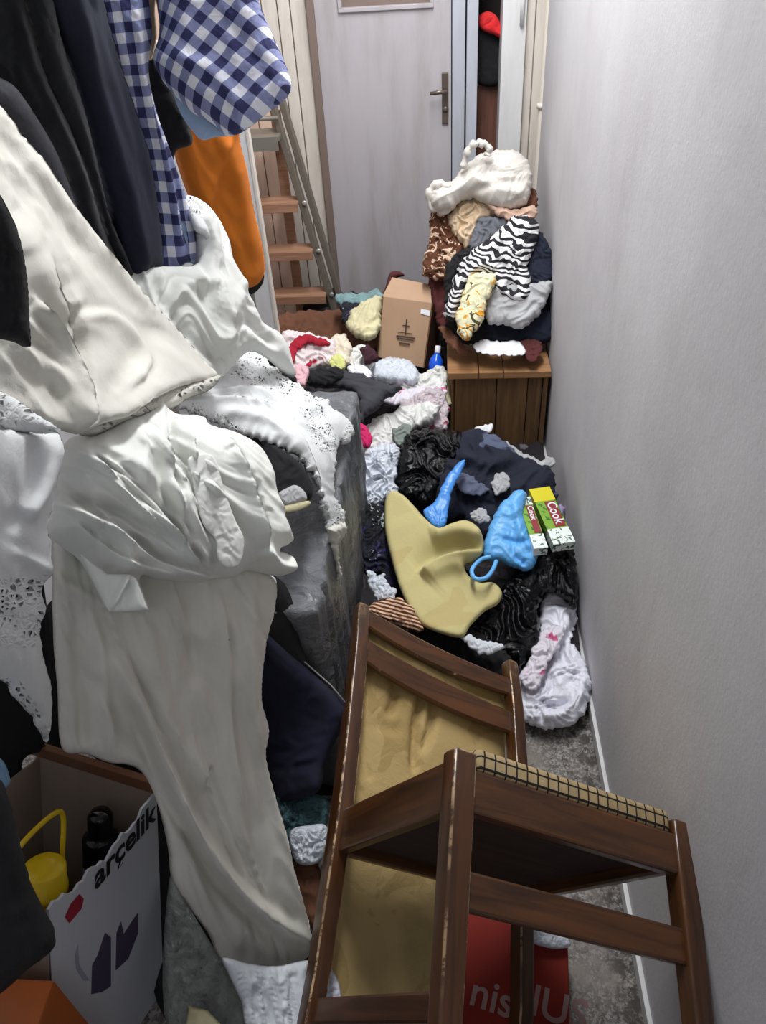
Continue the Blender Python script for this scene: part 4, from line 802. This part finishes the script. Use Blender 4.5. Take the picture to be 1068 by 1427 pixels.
# ================================================================== RIGHT PILE, near to far
def lump(name, outline, z, px, py, mat, label, cat, n=UP, **kw):
    kw['bulge'] = kw.get('bulge', .03) * .75; kw.setdefault('back', .06); kw.setdefault('thick', .03); kw['wr'] = kw.get('wr', .010) * kw.pop('k', 1.7); kw['ws'] = kw.get('ws', 26) * 1.05; kw['N'] = int(kw.get('N', 2200) * 1.5); kw.setdefault('octv', 4); kw.setdefault('jag', 3.2); kw.setdefault('jagw', 11)
    return sheet(name, outline, ('z', z, px, py, n), mat, label, cat, **kw)
lump('crumpled_white_bag', [(724, 940), (740, 915), (752, 880), (752, 850), (762, 826), (778, 822), (786, 836), (802, 846), (804, 868), (796, 892), (806, 906), (818, 930), (824, 958), (818, 985), (800, 1008), (770, 1016), (740, 1010), (724, 992), (720, 965)], .06, 770, 930, M['tissue'],
     'crumpled white plastic bag and paper on the bare floor by the right wall', 'bag', n=(0, -.15, 1), wr=.016, ws=24, N=3600, bulge=.03, back=.03, folds=[([(738, 996), (775, 1000), (806, 975), (818, 940)], 7, .014), ([(790, 850), (800, 870), (784, 900)], 5, -.02), ([(752, 975), (770, 985), (795, 978)], 6, -.028), ([(770, 900), (760, 940), (752, 960)], 5, -.02)])
lump('pink_marked_paper', [(724, 946), (740, 916), (752, 888), (768, 872), (786, 876), (780, 900), (764, 925), (752, 955), (738, 960)], .105, 755, 915, M['tissuep'], 'white paper with pink marks lying on the crumpled white bag', 'paper', n=(0, -.15, 1), wr=.010, ws=14, N=900, bulge=.012, back=.01)
lump('black_bin_bag', [(640, 890), (670, 860), (700, 820), (716, 795), (745, 785), (780, 765), (800, 775), (806, 830), (800, 850), (786, 832), (762, 824), (750, 850), (752, 880), (736, 915), (722, 940), (716, 925), (690, 912), (655, 905)], .13, 730, 850, M['bagk'],
     'black shiny bin bag beside the right wall above the crumpled white bag', 'bag', wr=.02, ws=36, N=3600, bulge=.05, n=(0, -.35, .9))
lump('black_shawl', [(560, 880), (640, 870), (700, 905), (716, 925), (710, 960), (640, 930), (570, 905)], .12, 640, 900, M['black'], 'black shawl spread below the yellow foam behind the chair top', 'shawl', N=900, bulge=.02)
lump('white_sleeve_strip', [(643, 890), (655, 886), (678, 892), (700, 900), (686, 912), (664, 908)], .175, 670, 898, M['ruffle'], 'white strip of cloth on black behind the chair back', 'cloth', N=400, bulge=.010, back=.01, wr=.004, ws=10)
lump('black_jumper', [(640, 780), (660, 800), (700, 808), (735, 795), (760, 775), (795, 760), (800, 790), (770, 800), (720, 800), (700, 830), (650, 800)], .17, 720, 790, M['black'], 'black jumper under the light blue bag beside the wall', 'jumper', N=900)
f_ = sheet('yellow_foam', [(536, 716), (538, 694), (547, 684), (562, 690), (578, 706), (592, 722), (612, 738), (628, 732), (648, 726), (664, 734), (674, 752), (672, 772), (660, 784), (648, 790), (652, 802), (668, 812), (688, 812), (700, 826), (694, 842), (676, 852), (656, 872), (644, 888), (618, 884), (590, 872), (572, 850), (558, 820), (546, 780), (538, 745)],
      [(545, 690, 'z', .30), (670, 745, 'z', .30), (700, 825, 'z', .22), (600, 880, 'z', .20), (560, 800, 'z', .22), (620, 790, 'z', .22)], M['foam'], 'curled yellow foam piece with three rounded points on the pile', 'foam piece', bulge=.018, edge=8, back=.022, thick=.03, wr=.001, ws=60, N=4200, octv=1,
      folds=[([(584, 802), (602, 786), (630, 774), (672, 768)], 24, .040, 's'), ([(600, 752), (640, 742), (672, 752)], 14, .035), ([(600, 805), (630, 792), (650, 795)], 9, .012), ([(560, 720), (580, 780), (600, 860)], 30, .01)])
lump('striped_knit', [(510, 850), (528, 838), (550, 833), (570, 840), (580, 858), (592, 880), (570, 878), (545, 868), (520, 862)], .235, 550, 855, M['striped'], 'brown and cream striped knit bunched on top of the chair back', 'knitwear', N=900, wr=.006, ws=14, bulge=.02, uvrot=15)
lump('white_glove', [(512, 796), (520, 794), (526, 806), (532, 798), (538, 800), (540, 812), (552, 822), (550, 834), (536, 836), (524, 836), (516, 818)], .23, 532, 818, M['bagc'], 'crumpled white plastic glove beside the wrapped box', 'glove', N=700, wr=.006, ws=8, bulge=.012, back=.02)
lump('dark_floral_dress', [(500, 712), (520, 700), (540, 712), (542, 760), (556, 820), (545, 830), (530, 800), (512, 800), (502, 760)], .19, 525, 765, M['floral'], 'dark dress with purple floral print between the wrapped box and the foam', 'dress', N=1400, bulge=.02, wr=.012, ws=16)
lump('patchwork_coat', [(616, 640), (640, 605), (668, 598), (700, 612), (720, 630), (748, 644), (770, 655), (776, 690), (778, 735), (770, 765), (740, 760), (700, 740), (675, 750), (655, 738), (640, 720), (618, 735), (606, 700)], .22, 690, 680, M['plaid'],
     'navy and grey patchwork coat spread below the wooden chest', 'coat', N=3200, wr=.014, ws=40, bulge=.05, n=(0, -.4, .9), folds=[([(640, 640), (680, 650), (720, 640)], 9, .02), ([(655, 700), (690, 690), (740, 680)], 9, .018)])
lump('grey_scarf', [(706, 616), (724, 628), (748, 640), (772, 638), (768, 652), (745, 654), (720, 644), (700, 628)], .25, 738, 642, M['greyw'], 'thin grey white scarf edge between the patchwork coat and the chest', 'scarf', N=500, bulge=.012, back=.02, wr=.006, ws=12)
lump('white_scrap', [(664, 598), (676, 590), (686, 594), (684, 604), (668, 606)], .23, 675, 599, M['paper'], 'small white scrap at the foot of the wooden chest', 'scrap', N=200, bulge=.008, back=.01, wr=.004, ws=8)
lump('grey_patch_cloth', [(630, 668), (648, 660), (668, 672), (682, 682), (668, 690), (648, 688)], .275, 655, 675, fabric('slate grey cloth', (92, 98, 120)), 'slate grey cloth patch lying on the navy patchwork coat', 'cloth', N=400, bulge=.008, back=.01, wr=.005, ws=14)
lump('white_printed_scrap', [(686, 668), (700, 660), (712, 668), (708, 682), (694, 690), (686, 680)], .275, 698, 675, M['greyw'], 'small greyish white printed rag on the navy coat', 'rag', N=300, bulge=.01, back=.01, wr=.006, ws=8)
lump('white_twisted_rag', [(655, 716), (672, 708), (682, 722), (676, 730), (660, 726)], .265, 668, 720, M['greyw'], 'small twisted white rag between the foam and the light blue bag', 'rag', N=300, bulge=.01, back=.01, wr=.006, ws=8)
lump('blue_bag_strip', [(590, 712), (606, 700), (616, 676), (630, 655), (648, 640), (644, 658), (632, 680), (626, 705), (622, 730), (612, 736), (598, 728)], .29, 615, 700, M['bagb2'], 'twisted strong blue plastic bag strip between black bag and patchwork coat', 'bag', N=900, bulge=.014, back=.02, wr=.006, ws=20, k=.8, jag=1.2)
lb = lump('light_blue_bag', [(674, 760), (684, 730), (694, 708), (708, 694), (722, 682), (734, 690), (730, 716), (738, 742), (746, 762), (750, 778), (736, 796), (716, 790), (694, 782), (676, 778)], .27, 712, 745, M['bagb'], 'light blue plastic bag tied up, lying against two green packs', 'bag', N=2200, bulge=.04, back=.06, wr=.009, ws=34, k=1.0, jag=1.5, octv=2,
     folds=[([(700, 752), (720, 758), (740, 755)], 4, -.012), ([(716, 775), (732, 788)], 4, -.012), ([(718, 700), (722, 735), (740, 770)], 6, .01)])
bpy.context.view_layer.update()
hd_ = tube('bag_handle', [V(at(x, y, 'z', .27)) - lb.location for x, y in catmull([(684, 776), (670, 780), (658, 794), (662, 806), (676, 806), (686, 796), (692, 782)], False, 4)], .006, M['bagb']); hd_.parent = lb
# two packs with print
def pack(P, ax, ay, az, L, Wd, D, top, label, short):
    ax, ay, az = ax.normalized(), ay.normalized(), az.normalized()
    m = Matrix((ax, ay, az)).transposed().to_4x4(); m.translation = P
    r = empty('food_pack', mat=m); tag(r, label, 'packet', 'green food packs')
    box('pack_body', (0, -L, -D), (Wd, 0, 0), M['packg'], r, .002)
    box('pack_end', (-.0006, -L * top, -D - .0004), (Wd + .0006, .0008, .0006), M['packy'] if not short else M['packw'], r, .001)
    box('white_band', (-.0006, -L - .0006, -D - .0004), (Wd + .0006, -L * .74, .0006), M['packw'], r, .001)
    box('red_panel', (Wd * .42, -L * .72, .0004), (Wd * .92, -L * (top + .02), .0016), M['packr'], r, .0004)
    lettering('lettering', 'Cook', (Wd * .50, -L * (top + .04), .0022), (0, -1, 0), (1, 0, 0), Wd * .62, M['paper'], r, bold=.0004)
    return r
def pk(tl, tr, bl, z, zb):
    A = V(at(*tl, 'z', z)); B = V(at(*tr, 'z', z)); Cc = V(at(*bl, 'z', zb)); ax = B - A; ay = A - Cc; ay = ay - ax * (ay.dot(ax) / ax.dot(ax)); az = ax.cross(ay); return A, ax, ay, az, ay.length, ax.length
A, ax, ay, az, L, W_ = pk((721, 694), (739, 692), (741, 765), .315, .29)
pack(A, ax, ay, az, L, W_, .03, .16, 'food pack with white end touching the light blue bag, left of the two', True)
A, ax, ay, az, L, W_ = pk((738, 682), (766, 678), (752, 762), .305, .28)
pack(A, ax, ay, az, L, W_, .03, .25, 'food pack with yellow end nearest the right wall, right of the two', False)
lump('black_shiny_bag', [(553, 660), (556, 630), (566, 608), (590, 598), (615, 600), (640, 602), (652, 615), (645, 640), (630, 655), (616, 676), (606, 700), (590, 712), (574, 700), (560, 690)], .25, 600, 650, M['bagk'], 'black shiny knotted bag left of the patchwork coat', 'bag', N=3200, bulge=.06, back=.07, wr=.016, ws=22)
lump('crinkled_white_bag', [(505, 640), (520, 622), (545, 620), (558, 628), (554, 650), (552, 672), (556, 690), (540, 698), (520, 706), (508, 704), (504, 675)], .25, 530, 665, M['bagc'], 'tightly crinkled cool white bag between the wrapped box and the black shiny bag', 'bag', N=2600, bulge=.04, wr=.016, ws=13)
lump('pale_plastic_bag', [(505, 600), (525, 582), (550, 572), (580, 562), (600, 560), (612, 570), (598, 590), (570, 602), (556, 620), (540, 640), (515, 640), (503, 622)], .27, 555, 600, M['bagw'], 'pale greenish white plastic bag above the crinkled white one', 'bag', N=2200, bulge=.04, wr=.014, ws=22)
lump('magenta_cloth', [(498, 588), (506, 590), (516, 602), (520, 616), (508, 624), (498, 620), (494, 604)], .33, 508, 606, M['magenta'], 'small magenta cloth poking out behind the wrapped box corner', 'cloth', N=400, bulge=.02, wr=.004, ws=10)
lump('pink_printed_bag', [(556, 566), (575, 552), (600, 540), (618, 545), (626, 570), (624, 598), (606, 600), (584, 596), (566, 600), (560, 585)], .26, 595, 575, M['bagp'], 'thin pinkish plastic bag with red print at the left foot of the chest', 'bag', N=2000, bulge=.03, wr=.012, ws=18)
lump('white_pink_wrapper', [(534, 555), (552, 544), (580, 540), (612, 534), (622, 546), (600, 556), (575, 562), (548, 564)], .29, 580, 550, M['tissuep'], 'flat white wrapper with faint pink lettering left of the chest', 'wrapper', N=900, bulge=.016, back=.03, wr=.008, ws=14)
lump('clear_crackly_bag', [(550, 530), (585, 520), (615, 510), (624, 525), (618, 545), (590, 548), (560, 545)], .31, 590, 530, M['bagw'], 'crackly translucent white bag below the cardboard box', 'bag', N=1200, bulge=.02, wr=.014, ws=12)
lump('white_round_bag', [(512, 522), (520, 508), (534, 499), (555, 497), (574, 504), (584, 518), (582, 532), (560, 536), (535, 532), (518, 530)], .34, 548, 517, M['bagc'], 'rounded puffy white bag in front of the cardboard box', 'bag', N=1600, bulge=.05, back=.06, wr=.006, ws=26)
lump('charcoal_trousers', [(428, 518), (450, 512), (480, 516), (510, 524), (540, 534), (562, 542), (540, 552), (530, 566), (508, 584), (500, 586), (498, 550), (470, 540), (430, 536)], .40, 500, 545, M['charcoal'], 'charcoal trousers draped behind the wrapped box', 'trousers', N=2000, bulge=.035, wr=.008, ws=30, ang=30, stretch=2)
lump('black_leggings', [(425, 520), (445, 512), (478, 514), (480, 526), (460, 536), (428, 534)], .44, 450, 524, M['black'], 'black leggings just behind the top of the wrapped box', 'leggings', N=600, bulge=.02)
lump('red_printed_shirt', [(392, 466), (410, 462), (436, 466), (462, 472), (470, 490), (466, 508), (440, 515), (420, 520), (404, 510), (396, 490)], .44, 430, 492, M['pinkw'], 'white cloth with crimson print in the far left of the heap', 'shirt', N=2000, bulge=.04, wr=.014, ws=18)
lump('crimson_band', [(402, 484), (412, 470), (434, 467), (456, 474), (458, 482), (440, 480), (420, 482), (412, 494), (410, 510), (402, 508)], .475, 428, 482, M['crimson'], 'crimson band of cloth curving over the white printed shirt', 'cloth', N=700, bulge=.018, back=.02, wr=.004, ws=14)
lump('pink_undershirt', [(402, 515), (414, 508), (430, 512), (428, 530), (418, 540), (406, 532)], .47, 415, 524, fabric('pale pink cloth', (222, 176, 184)), 'small pale pink cloth at the left end of the black leggings', 'cloth', N=400, bulge=.02, wr=.006, ws=12)
lump('cream_blouse', [(458, 486), (466, 470), (480, 466), (490, 478), (488, 500), (478, 514), (464, 512), (458, 500)], .43, 474, 492, fabric('cream cloth', (222, 210, 190)), 'cream blouse bunched at the foot of the ladder', 'blouse', N=900, bulge=.03, wr=.010, ws=16)
lump('grey_sock_bag', [(488, 490), (500, 480), (515, 488), (524, 500), (516, 515), (504, 525), (490, 518)], .40, 505, 505, M['bagw'], 'greyish thin plastic bag between the blouse and the white round bag', 'bag', N=900, bulge=.03, wr=.012, ws=12)
lump('plum_hollow', [(502, 486), (512, 480), (522, 486), (525, 498), (516, 506), (506, 500)], .46, 513, 493, M['plum'], 'dark plum patch standing for a dark hole left of the cardboard box', 'hollow', N=500, bulge=.02, wr=.004, ws=10)  # dark plum lump stands in for a shaded hole in the pile
lump('pale_yellow_cloth', [(482, 452), (492, 432), (508, 422), (524, 414), (534, 420), (530, 445), (528, 462), (512, 472), (494, 468)], .46, 508, 448, M['palecl'], 'pale yellow cloth heaped between the ladder foot and the cardboard box', 'cloth', N=1400, bulge=.04, wr=.012, ws=22, ang=-40, stretch=2)
lump('printed_cushion', [(474, 426), (486, 420), (498, 424), (500, 440), (490, 452), (478, 446)], .47, 487, 436, M['floral'], 'small black and white printed cloth behind the ladder foot', 'cloth', N=500, bulge=.02, wr=.006, ws=10)
lump('rear_dark_filler', [(384, 440), (480, 430), (545, 405), (560, 430), (540, 480), (480, 500), (400, 480)], .36, 470, 460, M['brown'], 'dark brown rags for the shelf bottom behind the far clothes at the foot of the ladder', 'filler', N=1200, bulge=.03)  # cloth lump standing in for a dark brownish shelf bottom
lump('lime_rag', [(458, 500), (470, 494), (482, 502), (478, 514), (464, 515)], .46, 470, 505, fabric('lime cloth', (206, 208, 132)), 'tiny lime rag at the right end of the white printed shirt', 'rag', N=300, bulge=.012, wr=.005, ws=9)
lump('white_socks', [(486, 512), (500, 506), (512, 512), (520, 522), (508, 530), (492, 524)], .42, 503, 518, M['tissue'], 'bunched white socks left of the round white bag', 'socks', N=400, bulge=.015, wr=.006, ws=9)
lump('cream_packaging', [(612, 520), (624, 516), (630, 540), (628, 565), (618, 560), (614, 540)], .27, 620, 540, M['palecl'], 'cream wrapping strip along the left edge of the wooden chest', 'wrapping', N=300, bulge=.01, back=.02, wr=.004, ws=9)
lump('grey_film_scrap', [(548, 600), (560, 592), (574, 596), (572, 612), (560, 622), (550, 615)], .30, 560, 606, fabric('grey green film', (128, 136, 130)), 'grey green scrap of film above the black shiny bag', 'scrap', N=400, bulge=.01, back=.02, wr=.006, ws=9)
lump('black_net_scarf', [(502, 706), (520, 700), (536, 712), (534, 740), (520, 750), (506, 742)], .24, 518, 724, blotch('black net with white flecks', (16, 16, 20), [((170, 176, 176), .60)], 46, dist=1.5), 'black netted scarf with white flecks right of the wrapped box', 'scarf', N=700, bulge=.012, back=.03, wr=.006, ws=10)
lump('lilac_wrapper', [(770, 735), (780, 700), (786, 712), (788, 745), (782, 768), (774, 765)], .12, 779, 735, fabric('lilac wrapper', (168, 150, 190)), 'thin lilac wrapper between the food packs and the wall', 'wrapper', N=300, bulge=.01, back=.02, wr=.004, ws=9)
tl_ = lump('teal_edge_bag', [(470, 410), (500, 408), (530, 404), (532, 416), (500, 424), (474, 424)], .50, 500, 414, fabric('dusty teal cloth', (120, 150, 152)), 'dusty teal cloth low against the grey door', 'cloth', N=400, bulge=.02)

# cardboard box leaning back
FTL, FTR = V(at(533, 413, 'y', 2.78)), V(at(602, 422, 'y', 2.76)); FBL, FBR = V(at(525, 497, 'y', 2.66)), V(at(590, 517, 'y', 2.64))
cbx = empty('cardboard_box', FBL.copy()); tag(cbx, 'brown cardboard box with a small printed mark standing left of the chest', 'box'); bpy.context.view_layer.update()
fnn = (FTR - FTL).cross(FBL - FTL).normalized(); 
if fnn.dot(V(CAMC) - FTL) < 0: fnn = -fnn
def cbp(name, pts, mat, th=.005):
    return quad_plate(name, [p - FBL for p in pts], th, mat, cbx, .001)
FBR = FBL + (FTR - FTL) * .95 + ((FBR - FBL) - (FTR - FTL) * .95) * .6
dpt = -fnn * .20 + Vector((.03, .0, 0))
cbp('front_panel', [FTL, FTR, FBR, FBL], M['card'])
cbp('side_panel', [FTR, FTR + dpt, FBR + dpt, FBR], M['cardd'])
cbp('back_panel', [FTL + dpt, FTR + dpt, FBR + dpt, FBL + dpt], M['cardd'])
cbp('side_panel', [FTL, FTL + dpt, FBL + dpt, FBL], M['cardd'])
FL1, FL2 = V(at(547, 386, 'y', 2.87)), V(at(600, 396, 'y', 2.86))
cbp('top_flap', [FL1, FL2, FTR, FTL], paint('lighter cardboard', (188, 154, 126), .85, .1), .004)
exx = (FTR - FTL).normalized(); eyy = (FTL - FBL).normalized()
def fp(u, v): return FTL + (FTR - FTL) * u + (FBL - FTL) * v + fnn * .0016 - FBL
quad_plate('white_sticker', [fp(.80, .12), fp(.99, .13), fp(.98, .22), fp(.80, .20)], .001, M['paper'], cbx, 0)
for a, b, c_, d_ in ((.52, .32, .55, .56), (.46, .42, .61, .435), (.38, .54, .68, .555), (.36, .60, .74, .625), (.38, .64, .72, .66), (.43, .71, .65, .74)):
    quad_plate('printed_mark', [fp(a, b), fp(c_, b), fp(c_, d_), fp(a, d_)], .0008, M['inkb'], cbx, 0)
sheet('dark_red_strap', [(538, 398), (544, 380), (556, 378), (564, 384), (552, 388), (546, 398), (540, 412), (534, 414)], ('y', 2.92, 548, 395, (0, -.8, .6)), M['maroon'], 'dark red strap sticking up behind the cardboard box', 'strap', N=300)
# blue bottle
p0 = V(at(606, 520, 'z', .30)); p1 = V(at(611, 482, 'y', float(p0.y) + .05)); ax_ = (p1 - p0); Lb = ax_.length
bt = empty('blue_bottle', mat=Matrix.Translation(p0) @ ax_.to_track_quat('Z', 'Y').to_matrix().to_4x4()); tag(bt, 'small blue bottle with a white cap between cardboard box and chest', 'bottle')
lathe('body', [(.014, 0), (.024, .004), (.026, .03), (.024, Lb * .5), (.012, Lb * .68), (.009, Lb * .74)], M['bottleblue'], bt, seg=18)
lathe('cap', [(.010, Lb * .74), (.011, Lb * .75), (.010, Lb), (.004, Lb * 1.01)], M['paper'], bt, seg=16)

# ================================================================== CLOTHES ON THE CHEST
ZC = ct
PN = (0, -.75, .66)
def up(name, outline, y, px, py, mat, label, cat, n=PN, **kw):
    kw['bulge'] = kw.get('bulge', .035) * .75; kw.setdefault('back', .08); kw.setdefault('thick', .03); kw['wr'] = kw.get('wr', .010) * kw.pop('k', 1.8); kw.setdefault('ws', 22); kw['N'] = int(kw.get('N', 2200) * 1.5); kw.setdefault('octv', 4); kw.setdefault('jag', 2.4); kw.setdefault('jagw', 9)
    return sheet(name, outline, ('y', y, px, py, n), mat, label, cat, **kw)
up('maroon_blanket', [(598, 380), (625, 370), (640, 400), (632, 440), (622, 465), (612, 460), (604, 430)], 2.80, 615, 420, M['maroon'], 'dark maroon blanket hanging between the cardboard box and the chest pile', 'blanket', N=900)
up('black_pile_base', [(622, 380), (660, 360), (740, 350), (768, 380), (770, 430), (765, 475), (740, 478), (700, 472), (650, 480), (625, 455)], 2.64, 700, 430, M['black'], 'black folded clothes under the zebra print garment on the chest', 'clothes', N=1500)
up('navy_folded_top', [(678, 438), (720, 440), (764, 432), (768, 470), (740, 476), (685, 474)], 2.57, 720, 458, M['navy'], 'folded navy top at the bottom of the pile on the chest', 'top', N=700, bulge=.02, ws=40)
up('white_paper', [(658, 482), (672, 474), (700, 476), (724, 475), (730, 494), (700, 496), (672, 492)], 2.46, 695, 486, M['paper'], 'white sheet of paper on the chest lid, front edge', 'paper', n=(0, -.15, 1), N=400, bulge=.004, back=.006, thick=.004, wr=.003, ws=20)
up('brown_scarf', [(724, 478), (742, 472), (756, 480), (750, 498), (742, 506), (732, 496)], 2.47, 740, 488, M['maroon'], 'reddish brown scarf end hanging over the right of the chest lid', 'scarf', n=(0, -.3, 1), N=400, bulge=.008, back=.01, wr=.006, ws=8)
up('brown_rag', [(612, 455), (628, 458), (646, 480), (656, 492), (640, 492), (622, 476)], 2.52, 635, 478, M['brown'], 'brown rag on the left corner of the chest lid', 'rag', n=(0, -.4, 1), N=400, bulge=.01, back=.02)
up('light_grey_blouse', [(680, 405), (700, 395), (740, 396), (768, 392), (764, 415), (750, 440), (728, 458), (700, 452), (678, 448)], 2.56, 725, 425, M['greyw'], 'light grey blouse folded under the zebra print on the chest', 'blouse', N=1600, bulge=.035, ws=30)
up('yellow_flower_top', [(648, 400), (655, 384), (675, 380), (692, 386), (686, 405), (678, 425), (674, 445), (660, 466), (648, 474), (638, 462), (636, 440), (642, 420)], 2.50, 662, 430, M['yellowp'], 'pale yellow top with orange flower print hanging off the chest pile', 'top', N=1800, bulge=.03, wr=.006, ws=20)
up('zebra_garment', [(640, 368), (655, 352), (672, 338), (690, 326), (704, 312), (716, 302), (736, 302), (750, 310), (752, 328), (742, 350), (736, 372), (742, 398), (738, 418), (722, 424), (700, 412), (684, 392), (664, 384), (650, 400), (640, 430), (634, 448), (620, 440), (626, 410), (634, 388)], 2.66, 690, 370, M['zebra'],
   'black and white zebra print garment heaped on top of the chest pile', 'garment', N=4200, bulge=.05, wr=.010, ws=26, uvrot=-25, folds=[([(690, 392), (705, 412), (725, 416), (738, 404)], 6, .022), ([(640, 430), (648, 395), (672, 372), (705, 380)], 6, .018), ([(705, 395), (722, 405)], 5, -.02), ([(700, 330), (690, 355), (720, 375)], 6, .012)])
up('dark_navy_sweater', [(738, 336), (752, 322), (766, 345), (771, 372), (768, 392), (740, 398), (734, 372)], 2.70, 752, 365, M['navy'], 'dark navy sweater squeezed between the zebra print and the right wall', 'sweater', N=900)
up('black_sweater', [(622, 372), (640, 350), (662, 348), (660, 366), (640, 382), (632, 410), (626, 440), (620, 420)], 2.70, 636, 390, M['black'], 'black sweater between the brown print cloth and the zebra print', 'sweater', N=800)
up('grey_tshirt', [(655, 335), (668, 306), (690, 302), (712, 306), (700, 325), (680, 338), (664, 350), (655, 345)], 2.84, 682, 325, M['greyc'], 'mid grey t-shirt behind the zebra print garment', 't-shirt', N=900, bulge=.03)
up('beige_blouse', [(626, 300), (640, 282), (665, 276), (700, 286), (715, 300), (690, 304), (670, 310), (660, 335), (650, 348), (636, 330), (628, 318)], 2.92, 655, 305, M['beige'], 'crumpled beige blouse under the white carrier bag', 'blouse', N=1600, bulge=.04, wr=.014, ws=18)
up('beige_cloth_fold', [(680, 285), (720, 292), (745, 285), (748, 300), (735, 306), (705, 306)], 2.86, 715, 296, fabric('pinkish beige cloth', (206, 172, 152)), 'pinkish beige fold of cloth between the carrier bag and zebra print', 'cloth', N=600, bulge=.02)
up('dark_brown_towel', [(690, 275), (742, 262), (748, 290), (730, 296), (700, 292)], 2.95, 725, 282, M['brown'], 'brown towel in the shade below the carrier bag by the pipe', 'towel', N=500, bulge=.02)
up('brown_print_dress', [(600, 300), (615, 288), (632, 298), (634, 320), (648, 345), (640, 362), (628, 372), (626, 388), (612, 392), (600, 388), (588, 380), (592, 355), (598, 335)], 2.88, 615, 345, M['leopard'], 'brown and cream mottled print dress hanging off the left of the pile', 'dress', N=2000, bulge=.04, wr=.012, ws=20)
cbg = up('carrier_bag', [(600, 268), (612, 258), (628, 255), (640, 240), (655, 225), (668, 216), (690, 210), (716, 210), (734, 222), (742, 245), (740, 268), (730, 288), (705, 292), (680, 286), (660, 276), (640, 282), (630, 292), (612, 294), (600, 284)], 2.95, 680, 255, M['bagx'], 'full milky white carrier bag on top of the pile at the far end', 'bag', N=3600, bulge=.10, edge=26, back=.10, wr=.014, ws=22, ang=-35, stretch=3, k=1.0, jag=1.5, octv=4, sharp=.6,
   folds=[([(625, 262), (660, 240), (710, 235)], 8, .012), ([(640, 278), (690, 262), (735, 258)], 6, -.012), ([(655, 250), (700, 268), (730, 275)], 7, .012)])
bpy.context.view_layer.update()
def at_y(x, y, yy): return V(at(x, y, 'y', yy))
for pts, rr in (([(646, 234), (650, 216), (658, 203), (670, 199), (682, 206), (680, 216)], .012), ([(628, 262), (612, 256), (600, 266), (602, 286), (618, 294), (632, 284)], .015)):
    cc = catmull(pts, False, 5); q_ = tube('bag_handle', [at_y(x, y, 2.90) + Vector((0, 0, .004 * math.sin(i * 1.9))) - cbg.location for i, (x, y) in enumerate(cc)], [rr * (1 + .25 * math.sin(i * 1.3)) for i in range(len(cc))], M['bagx']); q_.parent = cbg
